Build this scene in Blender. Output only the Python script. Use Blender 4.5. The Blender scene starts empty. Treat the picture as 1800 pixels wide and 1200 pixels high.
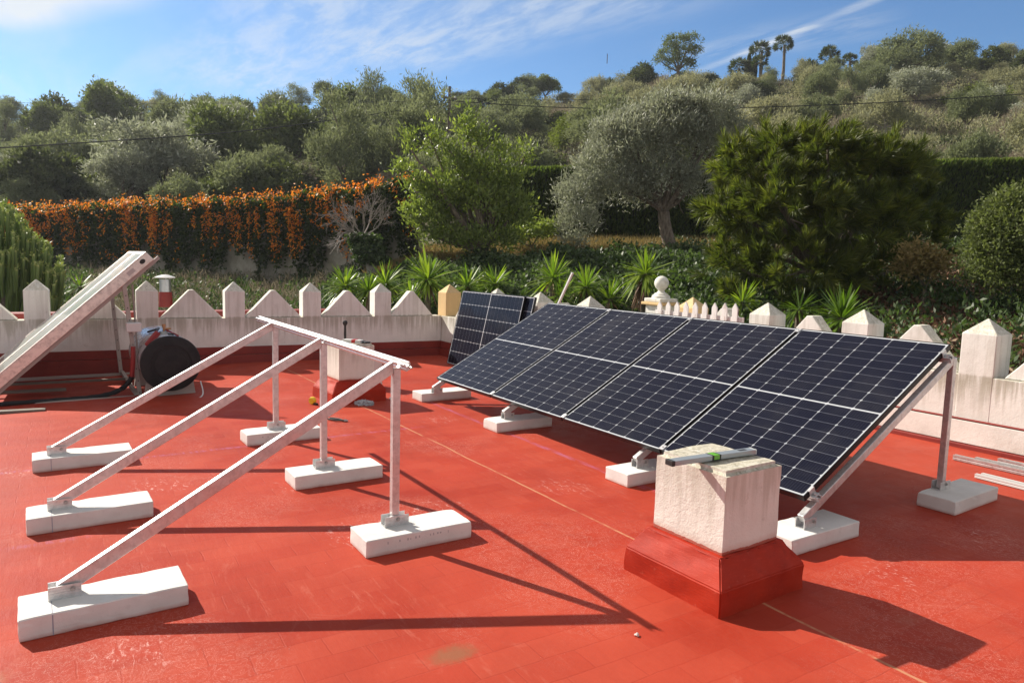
import bpy, bmesh, math, random
import numpy as np
from mathutils import Vector, Matrix
random.seed(7)
rng = np.random.default_rng(11)
SC = bpy.context.scene
COL = SC.collection

HAZE = .0004
# ------------------------------------------------------------------ camera
CAM_R = Vector((0.5422, 0.8398, 0.0273)); CAM_U = Vector((-0.1052, 0.0356, 0.9938)); CAM_W = Vector((-0.8337, 0.5415, -0.1080))
CAM_R.normalize(); CAM_W = (CAM_W - CAM_R * CAM_W.dot(CAM_R)).normalized(); CAM_U = CAM_R.cross(CAM_W)
F = 1262.56; EYE = Vector((0, 0, 1.545))
FH = Vector((CAM_W.x, CAM_W.y, 0)).normalized(); RH = Vector((FH.y, -FH.x, 0))
cam = bpy.data.cameras.new('camera'); co = bpy.data.objects.new('camera', cam); COL.objects.link(co)
cam.sensor_width = 36; cam.lens = 36 * F / 1800; cam.clip_start = 0.05; cam.clip_end = 3000
M = Matrix((( CAM_R.x, CAM_U.x, -CAM_W.x, EYE.x), (CAM_R.y, CAM_U.y, -CAM_W.y, EYE.y), (CAM_R.z, CAM_U.z, -CAM_W.z, EYE.z), (0, 0, 0, 1)))
co.matrix_world = M
SC.camera = co

# ------------------------------------------------------------------ light
SUN = Vector((-1.349, -0.557, 1.0)).normalized()
EL = math.asin(SUN.z); AZ = math.atan2(SUN.x, SUN.y)
sl = bpy.data.lights.new('sun', 'SUN'); so = bpy.data.objects.new('sun', sl); COL.objects.link(so)
sl.energy = 4.8; sl.angle = math.radians(0.53); sl.color = (1.0, 0.92, 0.80)
so.rotation_euler = SUN.to_track_quat('Z', 'Y').to_euler()
SC.view_settings.view_transform = 'Standard'; SC.view_settings.look = 'None'
SC.view_settings.exposure = 0.76; SC.view_settings.gamma = 1
SC.cycles.max_bounces = 6; SC.cycles.diffuse_bounces = 3; SC.cycles.glossy_bounces = 3
SC.cycles.transmission_bounces = 3; SC.cycles.transparent_max_bounces = 6
SC.cycles.use_denoising = True

def ray(px, py):
    return CAM_W + CAM_R * ((px - 900) / F) - CAM_U * ((py - 600) / F)
def at(px, py, D):
    """point on the sight line of a photo position, D metres ahead"""
    d = ray(px, py); return EYE + d * (D / d.dot(FH))
def pxy(p):
    q = Vector(p) - EYE; z = q.dot(CAM_W)
    return 900 + F * q.dot(CAM_R) / z, 600 - F * q.dot(CAM_U) / z

# ------------------------------------------------------------------ node helper
class NT:
    def __init__(s, nt): s.nt = nt; s.n = nt.nodes; s.l = nt.links
    def node(s, t, **k):
        n = s.n.new(t)
        for a, v in k.items(): setattr(n, a, v)
        return n
    def set(s, sock, v):
        if isinstance(v, bpy.types.NodeSocket): s.l.new(v, sock)
        elif v is not None:
            if sock.type in ('RGBA',) and len(v) == 3: v = (*v, 1)
            sock.default_value = v
    def math(s, op, a, b=None, c=None, clamp=False):
        n = s.node('ShaderNodeMath', operation=op, use_clamp=clamp)
        for i, v in enumerate((a, b, c)):
            if v is not None: s.set(n.inputs[i], v)
        return n.outputs[0]
    def vmath(s, op, a, b=None, out=0):
        n = s.node('ShaderNodeVectorMath', operation=op)
        s.set(n.inputs[0], a)
        if b is not None: s.set(n.inputs[1], b)
        return n.outputs['Value'] if op in ('DOT_PRODUCT', 'LENGTH') else n.outputs[0]
    def mix(s, f, a, b, blend='MIX'):
        n = s.node('ShaderNodeMix', data_type='RGBA', blend_type=blend)
        s.set(n.inputs[0], f); s.set(n.inputs[6], a); s.set(n.inputs[7], b)
        return n.outputs[2]
    def noise(s, vec, scale, detail=4, rough=.55, dist=0, col=False):
        n = s.node('ShaderNodeTexNoise')
        s.set(n.inputs['Vector'], vec); s.set(n.inputs['Scale'], scale); s.set(n.inputs['Detail'], detail)
        s.set(n.inputs['Roughness'], rough); s.set(n.inputs['Distortion'], dist)
        return n.outputs[1 if col else 0]
    def ramp(s, f, stops):
        n = s.node('ShaderNodeValToRGB'); s.set(n.inputs[0], f)
        e = n.color_ramp.elements
        while len(e) < len(stops): e.new(.5)
        for i, (p, c) in enumerate(stops):
            e[i].position = p; e[i].color = (*c, 1) if len(c) == 3 else c
        return n.outputs[0]
    def step(s, v, lo, hi, a=0., b=1.):
        n = s.node('ShaderNodeMapRange', interpolation_type='SMOOTHSTEP')
        s.set(n.inputs[0], v); s.set(n.inputs[1], lo); s.set(n.inputs[2], hi); s.set(n.inputs[3], a); s.set(n.inputs[4], b)
        return n.outputs[0]
    def scale(s, vec, sc, loc=(0, 0, 0), rot=(0, 0, 0)):
        n = s.node('ShaderNodeMapping'); s.set(n.inputs[0], vec); s.set(n.inputs[1], loc); s.set(n.inputs[2], rot); s.set(n.inputs[3], sc)
        return n.outputs[0]
    def sep(s, vec):
        n = s.node('ShaderNodeSeparateXYZ'); s.set(n.inputs[0], vec); return n.outputs
    def comb(s, x, y, z=0.):
        n = s.node('ShaderNodeCombineXYZ')
        for i, v in enumerate((x, y, z)): s.set(n.inputs[i], v)
        return n.outputs[0]
    def bump(s, h, strength=.3, dist=.01, normal=None):
        n = s.node('ShaderNodeBump'); s.set(n.inputs['Height'], h); s.set(n.inputs['Strength'], strength); s.set(n.inputs['Distance'], dist)
        if normal is not None: s.set(n.inputs['Normal'], normal)
        return n.outputs[0]

def material(name):
    m = bpy.data.materials.new(name); m.use_nodes = True
    m.node_tree.nodes.clear(); t = NT(m.node_tree)
    out = t.node('ShaderNodeOutputMaterial')
    return m, t, out
def pbr(name, col=None, rough=.7, metal=0., build=None, **kw):
    m, t, out = material(name)
    p = t.node('ShaderNodeBsdfPrincipled'); t.l.new(p.outputs[0], out.inputs[0])
    if col is not None: t.set(p.inputs['Base Color'], col)
    t.set(p.inputs['Roughness'], rough); t.set(p.inputs['Metallic'], metal)
    for k, v in kw.items(): t.set(p.inputs[k], v)
    t.pos = t.node('ShaderNodeNewGeometry').outputs['Position']
    t.obj = t.node('ShaderNodeTexCoord').outputs['Object']
    if build: build(t, p)
    return m

# ------------------------------------------------------------------ sky
W = bpy.data.worlds.new("World"); SC.world = W; W.use_nodes = True
W.node_tree.nodes.clear(); t = NT(W.node_tree)
wo = t.node('ShaderNodeOutputWorld'); bg = t.node('ShaderNodeBackground'); t.l.new(bg.outputs[0], wo.inputs[0])
sky = t.node('ShaderNodeTexSky', sky_type='NISHITA'); sky.sun_disc = False
sky.sun_elevation = EL; sky.sun_rotation = AZ; sky.altitude = 150; sky.air_density = 1.0; sky.dust_density = 0.35; sky.ozone_density = 2.2
d = t.node('ShaderNodeTexCoord').outputs['Generated']
x, y, z = t.sep(d)
zc = t.math('MAXIMUM', z, .03)
pp = t.comb(t.math('DIVIDE', x, zc), t.math('DIVIDE', y, zc), 0.)      # the cloud layer, seen from below
def cp(px, py):
    q = ray(px, py); zz = max(q.z, .03); return Vector((q.x / zz, q.y / zz, 0))
def streak(a, b, wa, soft_noise, name=''):
    A = cp(*a); B = cp(*b); L = (B - A).length; e = (B - A) / L; n = Vector((-e.y, e.x, 0))
    q = t.vmath('SUBTRACT', pp, A[:])
    s = t.vmath('DOT_PRODUCT', q, e[:]); w = t.vmath('DOT_PRODUCT', q, n[:])
    w = t.math('ADD', w, t.math('MULTIPLY', t.math('SUBTRACT', soft_noise, .5), wa * 1.2))
    mw = t.step(t.math('ABSOLUTE', w), 0., wa, 1., 0.)
    m2 = t.math('MULTIPLY', t.step(s, -.25 * L, .1 * L), t.step(s, .9 * L, 1.35 * L, 1., 0.))
    return t.math('MULTIPLY', mw, m2)
big = t.noise(pp, .55, 3, .5)
A = cp(640, 110); B = cp(1050, 0); ang = math.atan2(B.y - A.y, B.x - A.x)
fib = t.noise(t.scale(pp, (2.2, 7.0, 1), rot=(0, 0, -ang + 1.15)), 1.2, 8, .66, .25)
fib2 = t.noise(t.scale(pp, (.5, 2.2, 1), rot=(0, 0, -ang + .2)), 1.3, 5, .55, .6)
f1 = t.step(fib, .34, .68); f2 = t.step(fib2, .38, .72)
m1 = streak((430, 150), (640, -20), .62, big); m2 = streak((690, 105), (1080, -20), .5, big)
m3 = streak((-60, 30), (150, -30), .36, big); m4 = streak((1245, 118), (1560, -12), .055, big)
m5 = streak((1200, 90), (1500, 40), .35, big)
m6 = streak((0, 165), (620, 160), 1.0, big); m7 = streak((-40, 130), (120, 60), .8, big)
cl = t.math('MULTIPLY', t.math('ADD', t.math('MULTIPLY', m1, .85), t.math('MULTIPLY', m2, .9)), t.math('ADD', t.math('MULTIPLY', f1, .5), .12))
cl = t.math('ADD', cl, t.math('MULTIPLY', m3, t.math('ADD', t.math('MULTIPLY', f2, .4), .8)))
cl = t.math('ADD', cl, t.math('MULTIPLY', m4, t.math('ADD', t.math('MULTIPLY', f1, .35), .25)))
cl = t.math('ADD', cl, t.math('MULTIPLY', m5, t.math('MULTIPLY', f1, .28)))
cl = t.math('ADD', cl, t.math('MULTIPLY', t.math('ADD', m6, m7), t.math('MULTIPLY', f2, .22)))
cl = t.math('ADD', cl, t.math('MULTIPLY', t.step(t.noise(t.scale(pp, (.35, 1.2, 1), rot=(0, 0, -ang)), 1.1, 6, .6, .4),   .5, .95), .16))
cl = t.math('MULTIPLY', t.math('MINIMUM', cl, 1.0), .9)
cl = t.math('MULTIPLY', cl, t.step(z, .02, .1))
SKYGAIN = 0.052
skyc = t.mix(1., sky.outputs[0], (.80, 1.20, 1.55), 'MULTIPLY')
col = t.mix(cl, skyc, (9.2, 9.6, 9.9))
# a bright veil added overhead, out of frame, to lift and neutralise the ambient light
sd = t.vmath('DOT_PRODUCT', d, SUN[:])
fill_veil = t.step(z, .38, .60)
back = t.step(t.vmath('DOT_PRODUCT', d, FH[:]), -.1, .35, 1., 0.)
fill_veil = t.math('MULTIPLY', t.math('MULTIPLY', fill_veil, t.step(big, .25, .6, .6, 1.)), t.step(z, .0, .08))
col = t.mix(t.math('MULTIPLY', fill_veil, .8), col, (5.6, 4.9, 4.3))
back_fill = t.math('MULTIPLY', t.math('MULTIPLY', back, t.step(z, .0, .10)), t.step(z, .45, .8, 1., .25))  # bright sky added behind the camera to lift faces turned from the sun
col = t.mix(t.math('MULTIPLY', back_fill, .85), col, (7.6, 7.3, 7.0))
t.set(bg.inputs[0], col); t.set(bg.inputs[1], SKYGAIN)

# ------------------------------------------------------------------ mesh helpers
class MB:
    """collects shapes of one mesh"""
    def __init__(s): s.v = []; s.f = []
    def add(s, vs, fs):
        o = len(s.v); s.v += [tuple(q) for q in vs]; s.f += [tuple(i + o for i in f) for f in fs]; return s
    def box(s, lo, hi, mat=None):
        (a, b, c), (d_, e, f) = lo, hi
        vs = [(a, b, c), (d_, b, c), (d_, e, c), (a, e, c), (a, b, f), (d_, b, f), (d_, e, f), (a, e, f)]
        if mat is not None: vs = [mat @ Vector(q) for q in vs]
        return s.add(vs, [(3, 2, 1, 0), (4, 5, 6, 7), (0, 1, 5, 4), (1, 2, 6, 5), (2, 3, 7, 6), (3, 0, 4, 7)])
    def prism(s, prof, e0, e1, mat=None):
        """prof: list of (a,b); extruded from e0 to e1 along the third axis of mat (x=a, y=b, z=e)"""
        n = len(prof); vs = [(a, b, e0) for a, b in prof] + [(a, b, e1) for a, b in prof]
        if mat is not None: vs = [mat @ Vector(q) for q in vs]
        return s.add(vs, [tuple(range(n))[::-1], tuple(range(n, 2 * n))] + [(i, (i + 1) % n, n + (i + 1) % n, n + i) for i in range(n)])
    def tube(s, pts, rad, n=8, cap=True):
        pts = [Vector(p) for p in pts]
        if not hasattr(rad, '__len__'): rad = [rad] * len(pts)
        vs = []; up = None
        for i, p in enumerate(pts):
            dr = (pts[min(i + 1, len(pts) - 1)] - pts[max(i - 1, 0)]).normalized()
            if up is None: up = dr.orthogonal().normalized()
            up = (up - dr * up.dot(dr)).normalized(); sd = dr.cross(up)
            for k in range(n):
                a = 2 * math.pi * k / n; vs.append(p + (up * math.cos(a) + sd * math.sin(a)) * rad[i])
        m = len(pts); fs = [(i * n + k, i * n + (k + 1) % n, (i + 1) * n + (k + 1) % n, (i + 1) * n + k) for i in range(m - 1) for k in range(n)]
        if cap: fs += [tuple(range(n))[::-1], tuple(range((m - 1) * n, m * n))]
        return s.add(vs, fs)
    def lathe(s, prof, n=24, mat=None):
        vs = []; m = len(prof)
        for r, z_ in prof:
            for k in range(n):
                a = 2 * math.pi * k / n; q = Vector((r * math.cos(a), r * math.sin(a), z_)); vs.append(mat @ q if mat is not None else q)
        fs = [(i * n + k, i * n + (k + 1) % n, (i + 1) * n + (k + 1) % n, (i + 1) * n + k) for i in range(m - 1) for k in range(n)]
        fs += [tuple(range(n))[::-1], tuple(range((m - 1) * n, m * n))]
        return s.add(vs, fs)
    def build(s, name, mat, parent=None, bevel=0, smooth=False, loc=None, seg=2):
        me = bpy.data.meshes.new(name); me.from_pydata(s.v, [], s.f); me.update()
        bm = bmesh.new(); bm.from_mesh(me); bmesh.ops.recalc_face_normals(bm, faces=bm.faces); bm.to_mesh(me); bm.free()
        o = link(name, me, mat, parent)
        if loc is not None: o.location = loc
        if smooth:
            me.polygons.foreach_set('use_smooth', [True] * len(me.polygons))
            try: me.set_sharp_from_angle(angle=math.radians(40))
            except Exception: pass
        if bevel:
            b = o.modifiers.new('edges', 'BEVEL'); b.width = bevel; b.segments = seg; b.limit_method = 'ANGLE'; b.angle_limit = math.radians(35)
        return o
def link(name, me, mat, parent=None):
    o = bpy.data.objects.new(name, me); COL.objects.link(o)
    if mat is not None and not me.materials: me.materials.append(mat)
    if parent is not None: o.parent = parent
    return o
def tag(o, label=None, cat=None, group=None, kind=None):
    if label: o['label'] = label
    if cat: o['category'] = cat
    if group: o['group'] = group
    if kind: o['kind'] = kind
    return o
def empty(name, loc, label, cat, group=None, rz=0):
    o = bpy.data.objects.new(name, None); COL.objects.link(o); o.location = loc; o.rotation_euler = (0, 0, rz); o.empty_display_size = .1
    return tag(o, label, cat, group)
def npmesh(name, V, faces_n, mat, parent=None, var=None, smooth=False):
    """V: (n, k, 3) one polygon of k corners per row"""
    V = np.asarray(V, dtype=np.float32); n, k = V.shape[:2]
    me = bpy.data.meshes.new(name)
    me.vertices.add(n * k); me.vertices.foreach_set('co', V.reshape(-1))
    me.loops.add(n * k); me.loops.foreach_set('vertex_index', np.arange(n * k, dtype=np.int32))
    me.polygons.add(n); me.polygons.foreach_set('loop_start', np.arange(0, n * k, k, dtype=np.int32))
    try: me.polygons.foreach_set('loop_total', np.full(n, k, dtype=np.int32))
    except Exception: pass
    if var is not None:
        at_ = me.attributes.new('var', 'FLOAT', 'POINT'); at_.data.foreach_set('value', np.repeat(np.asarray(var, dtype=np.float32), k))
    me.update(calc_edges=True); me.validate()
    return link(name, me, mat, parent)
def copy_tree(o, parent=None):
    c = o.copy(); COL.objects.link(c)
    if parent is not None: c.parent = parent
    for ch in list(o.children): copy_tree(ch, c)
    return c

# ------------------------------------------------------------------ materials
def b_roof(t, p):
    P = t.pos
    n1 = t.noise(P, .9, 5, .6); n2 = t.noise(P, 6, 6, .65); n3 = t.noise(P, 45, 4, .6)
    c = t.mix(t.step(n1, .3, .7), (.31, .030, .015), (.41, .047, .024))
    c = t.mix(t.math('MULTIPLY', t.step(n2, .42, .75), .28), c, (.46, .066, .034))
    c = t.mix(t.math('MULTIPLY', t.step(n3, .35, .75), .22), c, (.36, .06, .035))
    # worn brush strokes and chalky scratches, only where the roof is walked on
    st = t.noise(t.scale(P, (2.0, 14, 1), rot=(0, 0, .35)), 2.2, 6, .7, .6)
    area = t.step(t.noise(P, .55, 2, .5), .50, .66)
    c = t.mix(t.math('MULTIPLY', t.math('MULTIPLY', t.step(st, .54, .70), area), .55), c, (.50, .15, .105))
    c = t.mix(t.math('MULTIPLY', t.step(t.noise(P, 2.1, 7, .68, .5), .48, .66), .45), c, (.28, .031, .017))
    c = t.mix(t.math('MULTIPLY', t.step(t.noise(P, .45, 3, .5), .45, .62), .35), c, (.42, .066, .038))
    c = t.mix(t.math('MULTIPLY', t.step(t.noise(P, 3.7, 8, .72, .8), .60, .72), .22), c, (.54, .18, .13))
    sc = t.noise(t.scale(P, (3, 3, 1)), 5.5, 8, .75, 1.6)
    c = t.mix(t.math('MULTIPLY', t.step(t.math('ABSOLUTE', t.math('SUBTRACT', sc, .5)), .0, .007, 1., 0.), t.math('MULTIPLY', t.step(t.noise(P, .8, 2), .50, .62), .7)), c, (.78, .52, .45))
    # tiles showing through the paint
    Pd = t.vmath('ADD', P, t.vmath('SCALE', P)) if False else P
    w = t.noise(P, 7, 3, .5, col=True)
    wv = t.node('ShaderNodeVectorMath', operation='MULTIPLY_ADD'); t.set(wv.inputs[0], w); wv.inputs[1].default_value = (.018, .018, 0); t.set(wv.inputs[2], P)
    br = t.node('ShaderNodeTexBrick'); br.offset = .5
    t.set(br.inputs['Vector'], t.scale(wv.outputs[0], (1, 1, 1), rot=(0, 0, math.radians(91))))
    t.set(br.inputs['Scale'], 1.0); t.set(br.inputs['Mortar Size'], .0045); t.set(br.inputs['Mortar Smooth'], .6); t.set(br.inputs['Brick Width'], .285); t.set(br.inputs['Row Height'], .145)
    t.set(br.inputs['Color1'], (0.0, 0, 0, 1)); t.set(br.inputs['Color2'], (1, 1, 1, 1)); t.set(br.inputs['Mortar'], (.5, .5, .5, 1))
    seamvis = t.math('MULTIPLY', br.outputs['Fac'], t.step(t.noise(P, 1.3, 3), .36, .6))
    c = t.mix(t.math('MULTIPLY', seamvis, .34), c, (.33, .055, .034))
    c = t.mix(t.math('MULTIPLY', t.math('SUBTRACT', br.outputs['Color'], .5), .0), c, c)
    tv = t.sep(br.outputs['Color'])[0]
    c = t.mix(t.math('MULTIPLY', t.math('MULTIPLY', tv, t.math('SUBTRACT', 1., br.outputs['Fac'])), .10), c, (.66, .17, .10))
    X, Y, Z = t.sep(P)
    # filled joint running along the roof through both chimneys
    yw = t.math('ADD', Y, t.math('MULTIPLY', t.math('SUBTRACT', t.noise(t.scale(P, (1, .1, 1)), 1.3, 3), .5), .05))
    jd = t.math('ABSOLUTE', t.math('SUBTRACT', yw, 2.765))
    jm = t.math('MULTIPLY', t.step(jd, .004, .012, 1., 0.), t.step(n2, .3, .55))
    c = t.mix(t.math('MULTIPLY', jm, .75), c, (.52, .27, .15))
    # lilac chalk line left from setting out
    for yy, xx, lo, hi in ((None, -5.99, -.9, 3.0), (3.50, None, -7.6, -3.2), (None, -4.42, -.35, .25)):
        a = Y if xx is None else X; b = X if xx is None else Y; v0 = yy if xx is None else xx
        dd = t.math('ABSOLUTE', t.math('SUBTRACT', t.math('ADD', a, t.math('MULTIPLY', t.math('SUBTRACT', n2, .5), .03)), v0))
        mm = t.math('MULTIPLY', t.step(dd, .0, .045, 1., 0.), t.math('MULTIPLY', t.step(b, lo, lo + .3), t.step(b, hi - .3, hi, 1., 0.)))
        c = t.mix(t.math('MULTIPLY', mm, t.math('MULTIPLY', t.step(st, .40, .66), .5)), c, (.40, .16, .34))
    # bare brown patch and small dull stains
    for (sx, sy, r1, r2, colr, s_) in ((-2.37, 1.30, .04, .14, (.23, .115, .06), .7), (-3.05, -.28, .03, .16, (.30, .15, .08), .6), (-1.6, 3.2, .02, .1, (.4, .12, .08), .4)):
        q = t.math('SQRT', t.math('ADD', t.math('POWER', t.math('MULTIPLY', t.math('SUBTRACT', X, sx), 1.7), 2.), t.math('POWER', t.math('SUBTRACT', Y, sy), 2.)))
        q = t.math('ADD', q, t.math('MULTIPLY', t.math('SUBTRACT', t.noise(P, 22, 6, .75), .5), .16))
        c = t.mix(t.math('MULTIPLY', t.step(q, r1, r2, 1., 0.), s_), c, colr)
    # pale dust rings round the feet of the blocks
    for (sx, sy, rr) in ((-3.75, 1.5, .33), (-4.8, 1.45, .3), (-6.1, 1.6, .35), (-7.4, 3.6, .35), (-6.2, 3.2, .25), (-3.9, 2.0, .3), (-1.9, 4.6, .28), (-3.9, 3.0, .25), (-1.9, 3.6, .25), (-5.2, .6, .3), (-3.0, .25, .25), (-6.0, -.2, .2)):
        q = t.math('SQRT', t.math('ADD', t.math('POWER', t.math('SUBTRACT', X, sx), 2.), t.math('POWER', t.math('SUBTRACT', Y, sy), 2.)))
        mm = t.math('MULTIPLY', t.step(q, rr * .3, rr, 1., 0.), t.step(t.noise(t.scale(P, (6, 13, 1), rot=(0, 0, .5)), 2.3, 7, .75, 1.2), .54, .66))
        c = t.mix(t.math('MULTIPLY', mm, .55), c, (.78, .55, .50))
    t.set(p.inputs['Base Color'], c)
    h = t.math('ADD', t.math('MULTIPLY', n3, .35), t.math('MULTIPLY', seamvis, -.28))
    h = t.math('ADD', h, t.math('MULTIPLY', t.noise(t.scale(P, (1, 5, 1), rot=(0, 0, .2)), 6, 6, .7), .8))
    t.set(p.inputs['Normal'], t.bump(h, .35, .006))
    t.set(p.inputs['Roughness'], t.step(n2, .3, .8, .5, .68))
M_roof = pbr('red_roof_paint', rough=.55, build=b_roof, **{'Specular IOR Level': .08})
def b_redpaint(dark):
    def f(t, p):
        n1 = t.noise(t.pos, 3, 5, .6); n2 = t.noise(t.pos, 30, 4, .6)
        a, b = ((.31, .018, .006), (.41, .030, .010)) if not dark else ((.19, .016, .011), (.25, .024, .015))
        c = t.mix(t.step(n1, .3, .7), a, b)
        c = t.mix(t.math('MULTIPLY', t.step(n2, .62, .75), .25), c, (.55, .18, .12))
        t.set(p.inputs['Base Color'], c)
        br_ = t.noise(t.scale(t.obj, (3, 3, 22)), 6, 6, .7, .4)
        c2 = t.mix(t.math('MULTIPLY', t.step(br_, .52, .72), .35), c, tuple(q * 1.5 for q in b) if not dark else b)
        c2 = t.mix(t.math('MULTIPLY', t.step(t.noise(t.pos, 5, 7, .75, .6), .58, .70), .4), c2, tuple(q * .55 for q in a))
        t.set(p.inputs['Base Color'], c2)
        t.set(p.inputs['Normal'], t.bump(t.math('ADD', t.math('MULTIPLY', br_, 1.2), t.math('MULTIPLY', n2, .3)), .3, .006))
    return f
M_red = pbr('glossy_red_paint', rough=.62, build=b_redpaint(False), **{'Specular IOR Level': .2})
M_reddk = pbr('red_skirting_paint', rough=.6, build=b_redpaint(True))
def whitewash(name, base, dirt, top, amt, zedge=.65, lichen=0.):
    def f(t, p):
        P = t.pos; X, Y, Z = t.sep(P)
        nz = t.sep(t.node('ShaderNodeNewGeometry').outputs['Normal'])[2]
        n1 = t.noise(P, 2.5, 6, .62); n2 = t.noise(P, 24, 6, .7)
        c = t.mix(t.step(n1, .3, .75), base, tuple(q * .86 for q in base))
        runs = t.noise(t.scale(P, (16, 16, 1.1)), 1.2, 6, .62, .25)
        near = t.math('ADD', t.math('MULTIPLY', t.step(Z, zedge - .42, zedge, 0., 1.), t.step(Z, zedge + .0, zedge + .03, 1., .35)), .12)
        k = t.math('MULTIPLY', t.step(t.math('ADD', runs, t.math('MULTIPLY', near, .2)), .52, .78), near)
        c = t.mix(t.math('MULTIPLY', k, amt), c, dirt)
        c = t.mix(t.math('MULTIPLY', t.step(n1, .52, .72), amt * .55), c, tuple(.5 * a + .5 * b for a, b in zip(base, dirt)))
        up = t.step(nz, .35, .7)
        sp = t.step(t.noise(P, 38, 7, .75), .42, .62)
        c = t.mix(t.math('MULTIPLY', t.math('MULTIPLY', up, t.math('ADD', t.math('MULTIPLY', sp, .7), .3)), .75 if not lichen else lichen), c, top)
        c = t.mix(t.math('MULTIPLY', t.math('MULTIPLY', up, t.step(t.noise(P, 30, 8, .8, .5), .50, .60)), .55 if lichen else .3), c, (.13, .115, .075))
        c = t.mix(t.math('MULTIPLY', t.step(t.noise(P, 9, 8, .78, .4), .60, .68), .30), c, dirt)
        c = t.mix(t.math('MULTIPLY', t.step(n2, .64, .72), .3 * amt), c, dirt)
        if lichen:
            edge = t.math('ADD', Z, t.math('MULTIPLY', t.math('SUBTRACT', t.noise(P, 9, 5, .65), .5), .035))
            c = t.mix(t.step(edge, .249, .252, 1., 0.), c, (.36, .025, .009))
            c = t.mix(t.math('MULTIPLY', t.step(edge, .252, .285, 1., 0.), .35), c, (.50, .25, .18))
        t.set(p.inputs['Base Color'], c)
        t.set(p.inputs['Normal'], t.bump(t.math('ADD', n2, t.math('MULTIPLY', t.noise(P, 110, 3, .6), .5)), .35 if not lichen else .5, .008))
    return pbr(name, rough=.9, build=f)
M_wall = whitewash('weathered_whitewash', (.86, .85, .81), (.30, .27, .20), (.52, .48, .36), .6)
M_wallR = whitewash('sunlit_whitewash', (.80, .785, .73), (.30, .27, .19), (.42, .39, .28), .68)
M_cream = whitewash('cream_paint', (.72, .50, .24), (.40, .28, .14), (.62, .46, .26), .3)
M_chim = whitewash('chimney_render', (.80, .77, .70), (.30, .25, .17), (.40, .37, .26), .42, zedge=.63, lichen=.8)
def b_block(t, p):
    n = t.noise(t.pos, 90, 4, .7); n1 = t.noise(t.pos, 5, 5, .6)
    c = t.mix(t.step(n1, .3, .75), (.72, .71, .68), (.62, .61, .58))
    c = t.mix(t.math('MULTIPLY', t.step(n, .62, .7), .35), c, (.45, .44, .42))
    zz = t.sep(t.pos)[2]
    c = t.mix(t.math('MULTIPLY', t.step(t.math('ADD', zz, t.math('MULTIPLY', n1, -.03)), -.012, .012, 1., 0.), .6), c, (.50, .22, .17))
    c = t.mix(t.math('MULTIPLY', t.step(t.noise(t.pos, 12, 6, .7), .58, .72), .3), c, (.50, .49, .46))
    t.set(p.inputs['Base Color'], c)
    cut = t.noise(t.scale(t.obj, (60, 4, 8)), 1.5, 5, .6)
    t.set(p.inputs['Normal'], t.bump(t.math('ADD', n, t.math('MULTIPLY', cut, .6)), .3, .004))
M_block = pbr('aerated_concrete', rough=.95, build=b_block)
def b_alu(t, p):
    n = t.noise(t.scale(t.obj, (2, 2, 2)), 4, 5, .6); s_ = t.noise(t.scale(t.pos, (9, 9, 9)), 3, 6, .7, .5)
    t.set(p.inputs['Base Color'], t.mix(t.step(s_, .35, .7), (.70, .70, .70), (.52, .52, .52)))
    t.set(p.inputs['Roughness'], t.step(n, .3, .7, .34, .48))
M_alu = pbr('mill_aluminium', rough=.4, metal=.72, build=b_alu)
M_steel = pbr('galvanised_steel', (.42, .42, .41), .5, .85)
M_frame = pbr('black_anodised_frame', (.012, .012, .014), .35, .6)
M_back = pbr('white_backsheet', (.46, .48, .51), .4)
M_under = pbr('panel_underside', (.30, .30, .31), .6)
def b_cell(t, p):
    X, Y, Z = t.sep(t.obj)
    fx = t.math('ABSOLUTE', t.math('SUBTRACT', t.math('FRACT', t.math('MULTIPLY', X, 1 / .0182)), .5))
    bus = t.step(fx, .455, .49)
    fy = t.math('ABSOLUTE', t.math('SUBTRACT', t.math('FRACT', t.math('MULTIPLY', Y, 1 / .0935)), .5))
    n = t.noise(t.scale(t.obj, (8, 8, 1)), 1, 2)
    c = t.mix(n, (.0026, .0036, .0125), (.0045, .0055, .017))
    c = t.mix(t.math('MULTIPLY', bus, .45), c, (.16, .17, .19))
    dust = t.noise(t.pos, 2.2, 7, .7, .4)
    c = t.mix(t.step(dust, .45, .8, .0, .055), c, (.35, .33, .30))
    t.set(p.inputs['Base Color'], c)
    t.set(p.inputs['Coat Roughness'], t.step(t.noise(t.obj, 3, 6, .6), .3, .8, .05, .16))
M_cell = pbr('silicon_cells', rough=.35, build=b_cell, **{'Coat Weight': .28, 'Coat IOR': 1.30, 'Specular IOR Level': .05})
M_black = pbr('black_plastic', (.018, .018, .018), .5)
M_rubber = pbr('black_foam_insulation', (.012, .013, .015), .8)
M_whitep = pbr('white_painted_wood', (.78, .76, .74), .6, build=lambda t, p: t.set(p.inputs['Base Color'], t.mix(t.step(t.noise(t.scale(t.pos, (8, 8, 2)), 3, 6, .7), .5, .68), (.80, .77, .74), (.55, .46, .42))))
M_oldwood = pbr('grey_weathered_wood', rough=.85, build=lambda t, p: t.set(p.inputs['Base Color'], t.mix(t.noise(t.scale(t.obj, (3, 30, 30)), 1, 5, .6), (.10, .085, .07), (.24, .21, .17))))
M_tankw = pbr('white_enamel', (.62, .64, .66), .22, .55, build=lambda t, p: t.set(p.inputs['Roughness'], t.step(t.noise(t.obj, 6, 5, .6), .3, .7, .2, .38)))
def b_disc(t, p):
    n = t.noise(t.pos, 9, 6, .65)
    t.set(p.inputs['Base Color'], t.mix(t.step(n, .3, .7), (.012, .012, .014), (.024, .024, .025)))
    t.set(p.inputs['Normal'], t.bump(n, .3, .01))
M_disc = pbr('faded_black_plastic', rough=.6, build=b_disc, **{'Specular IOR Level': .25})
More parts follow.
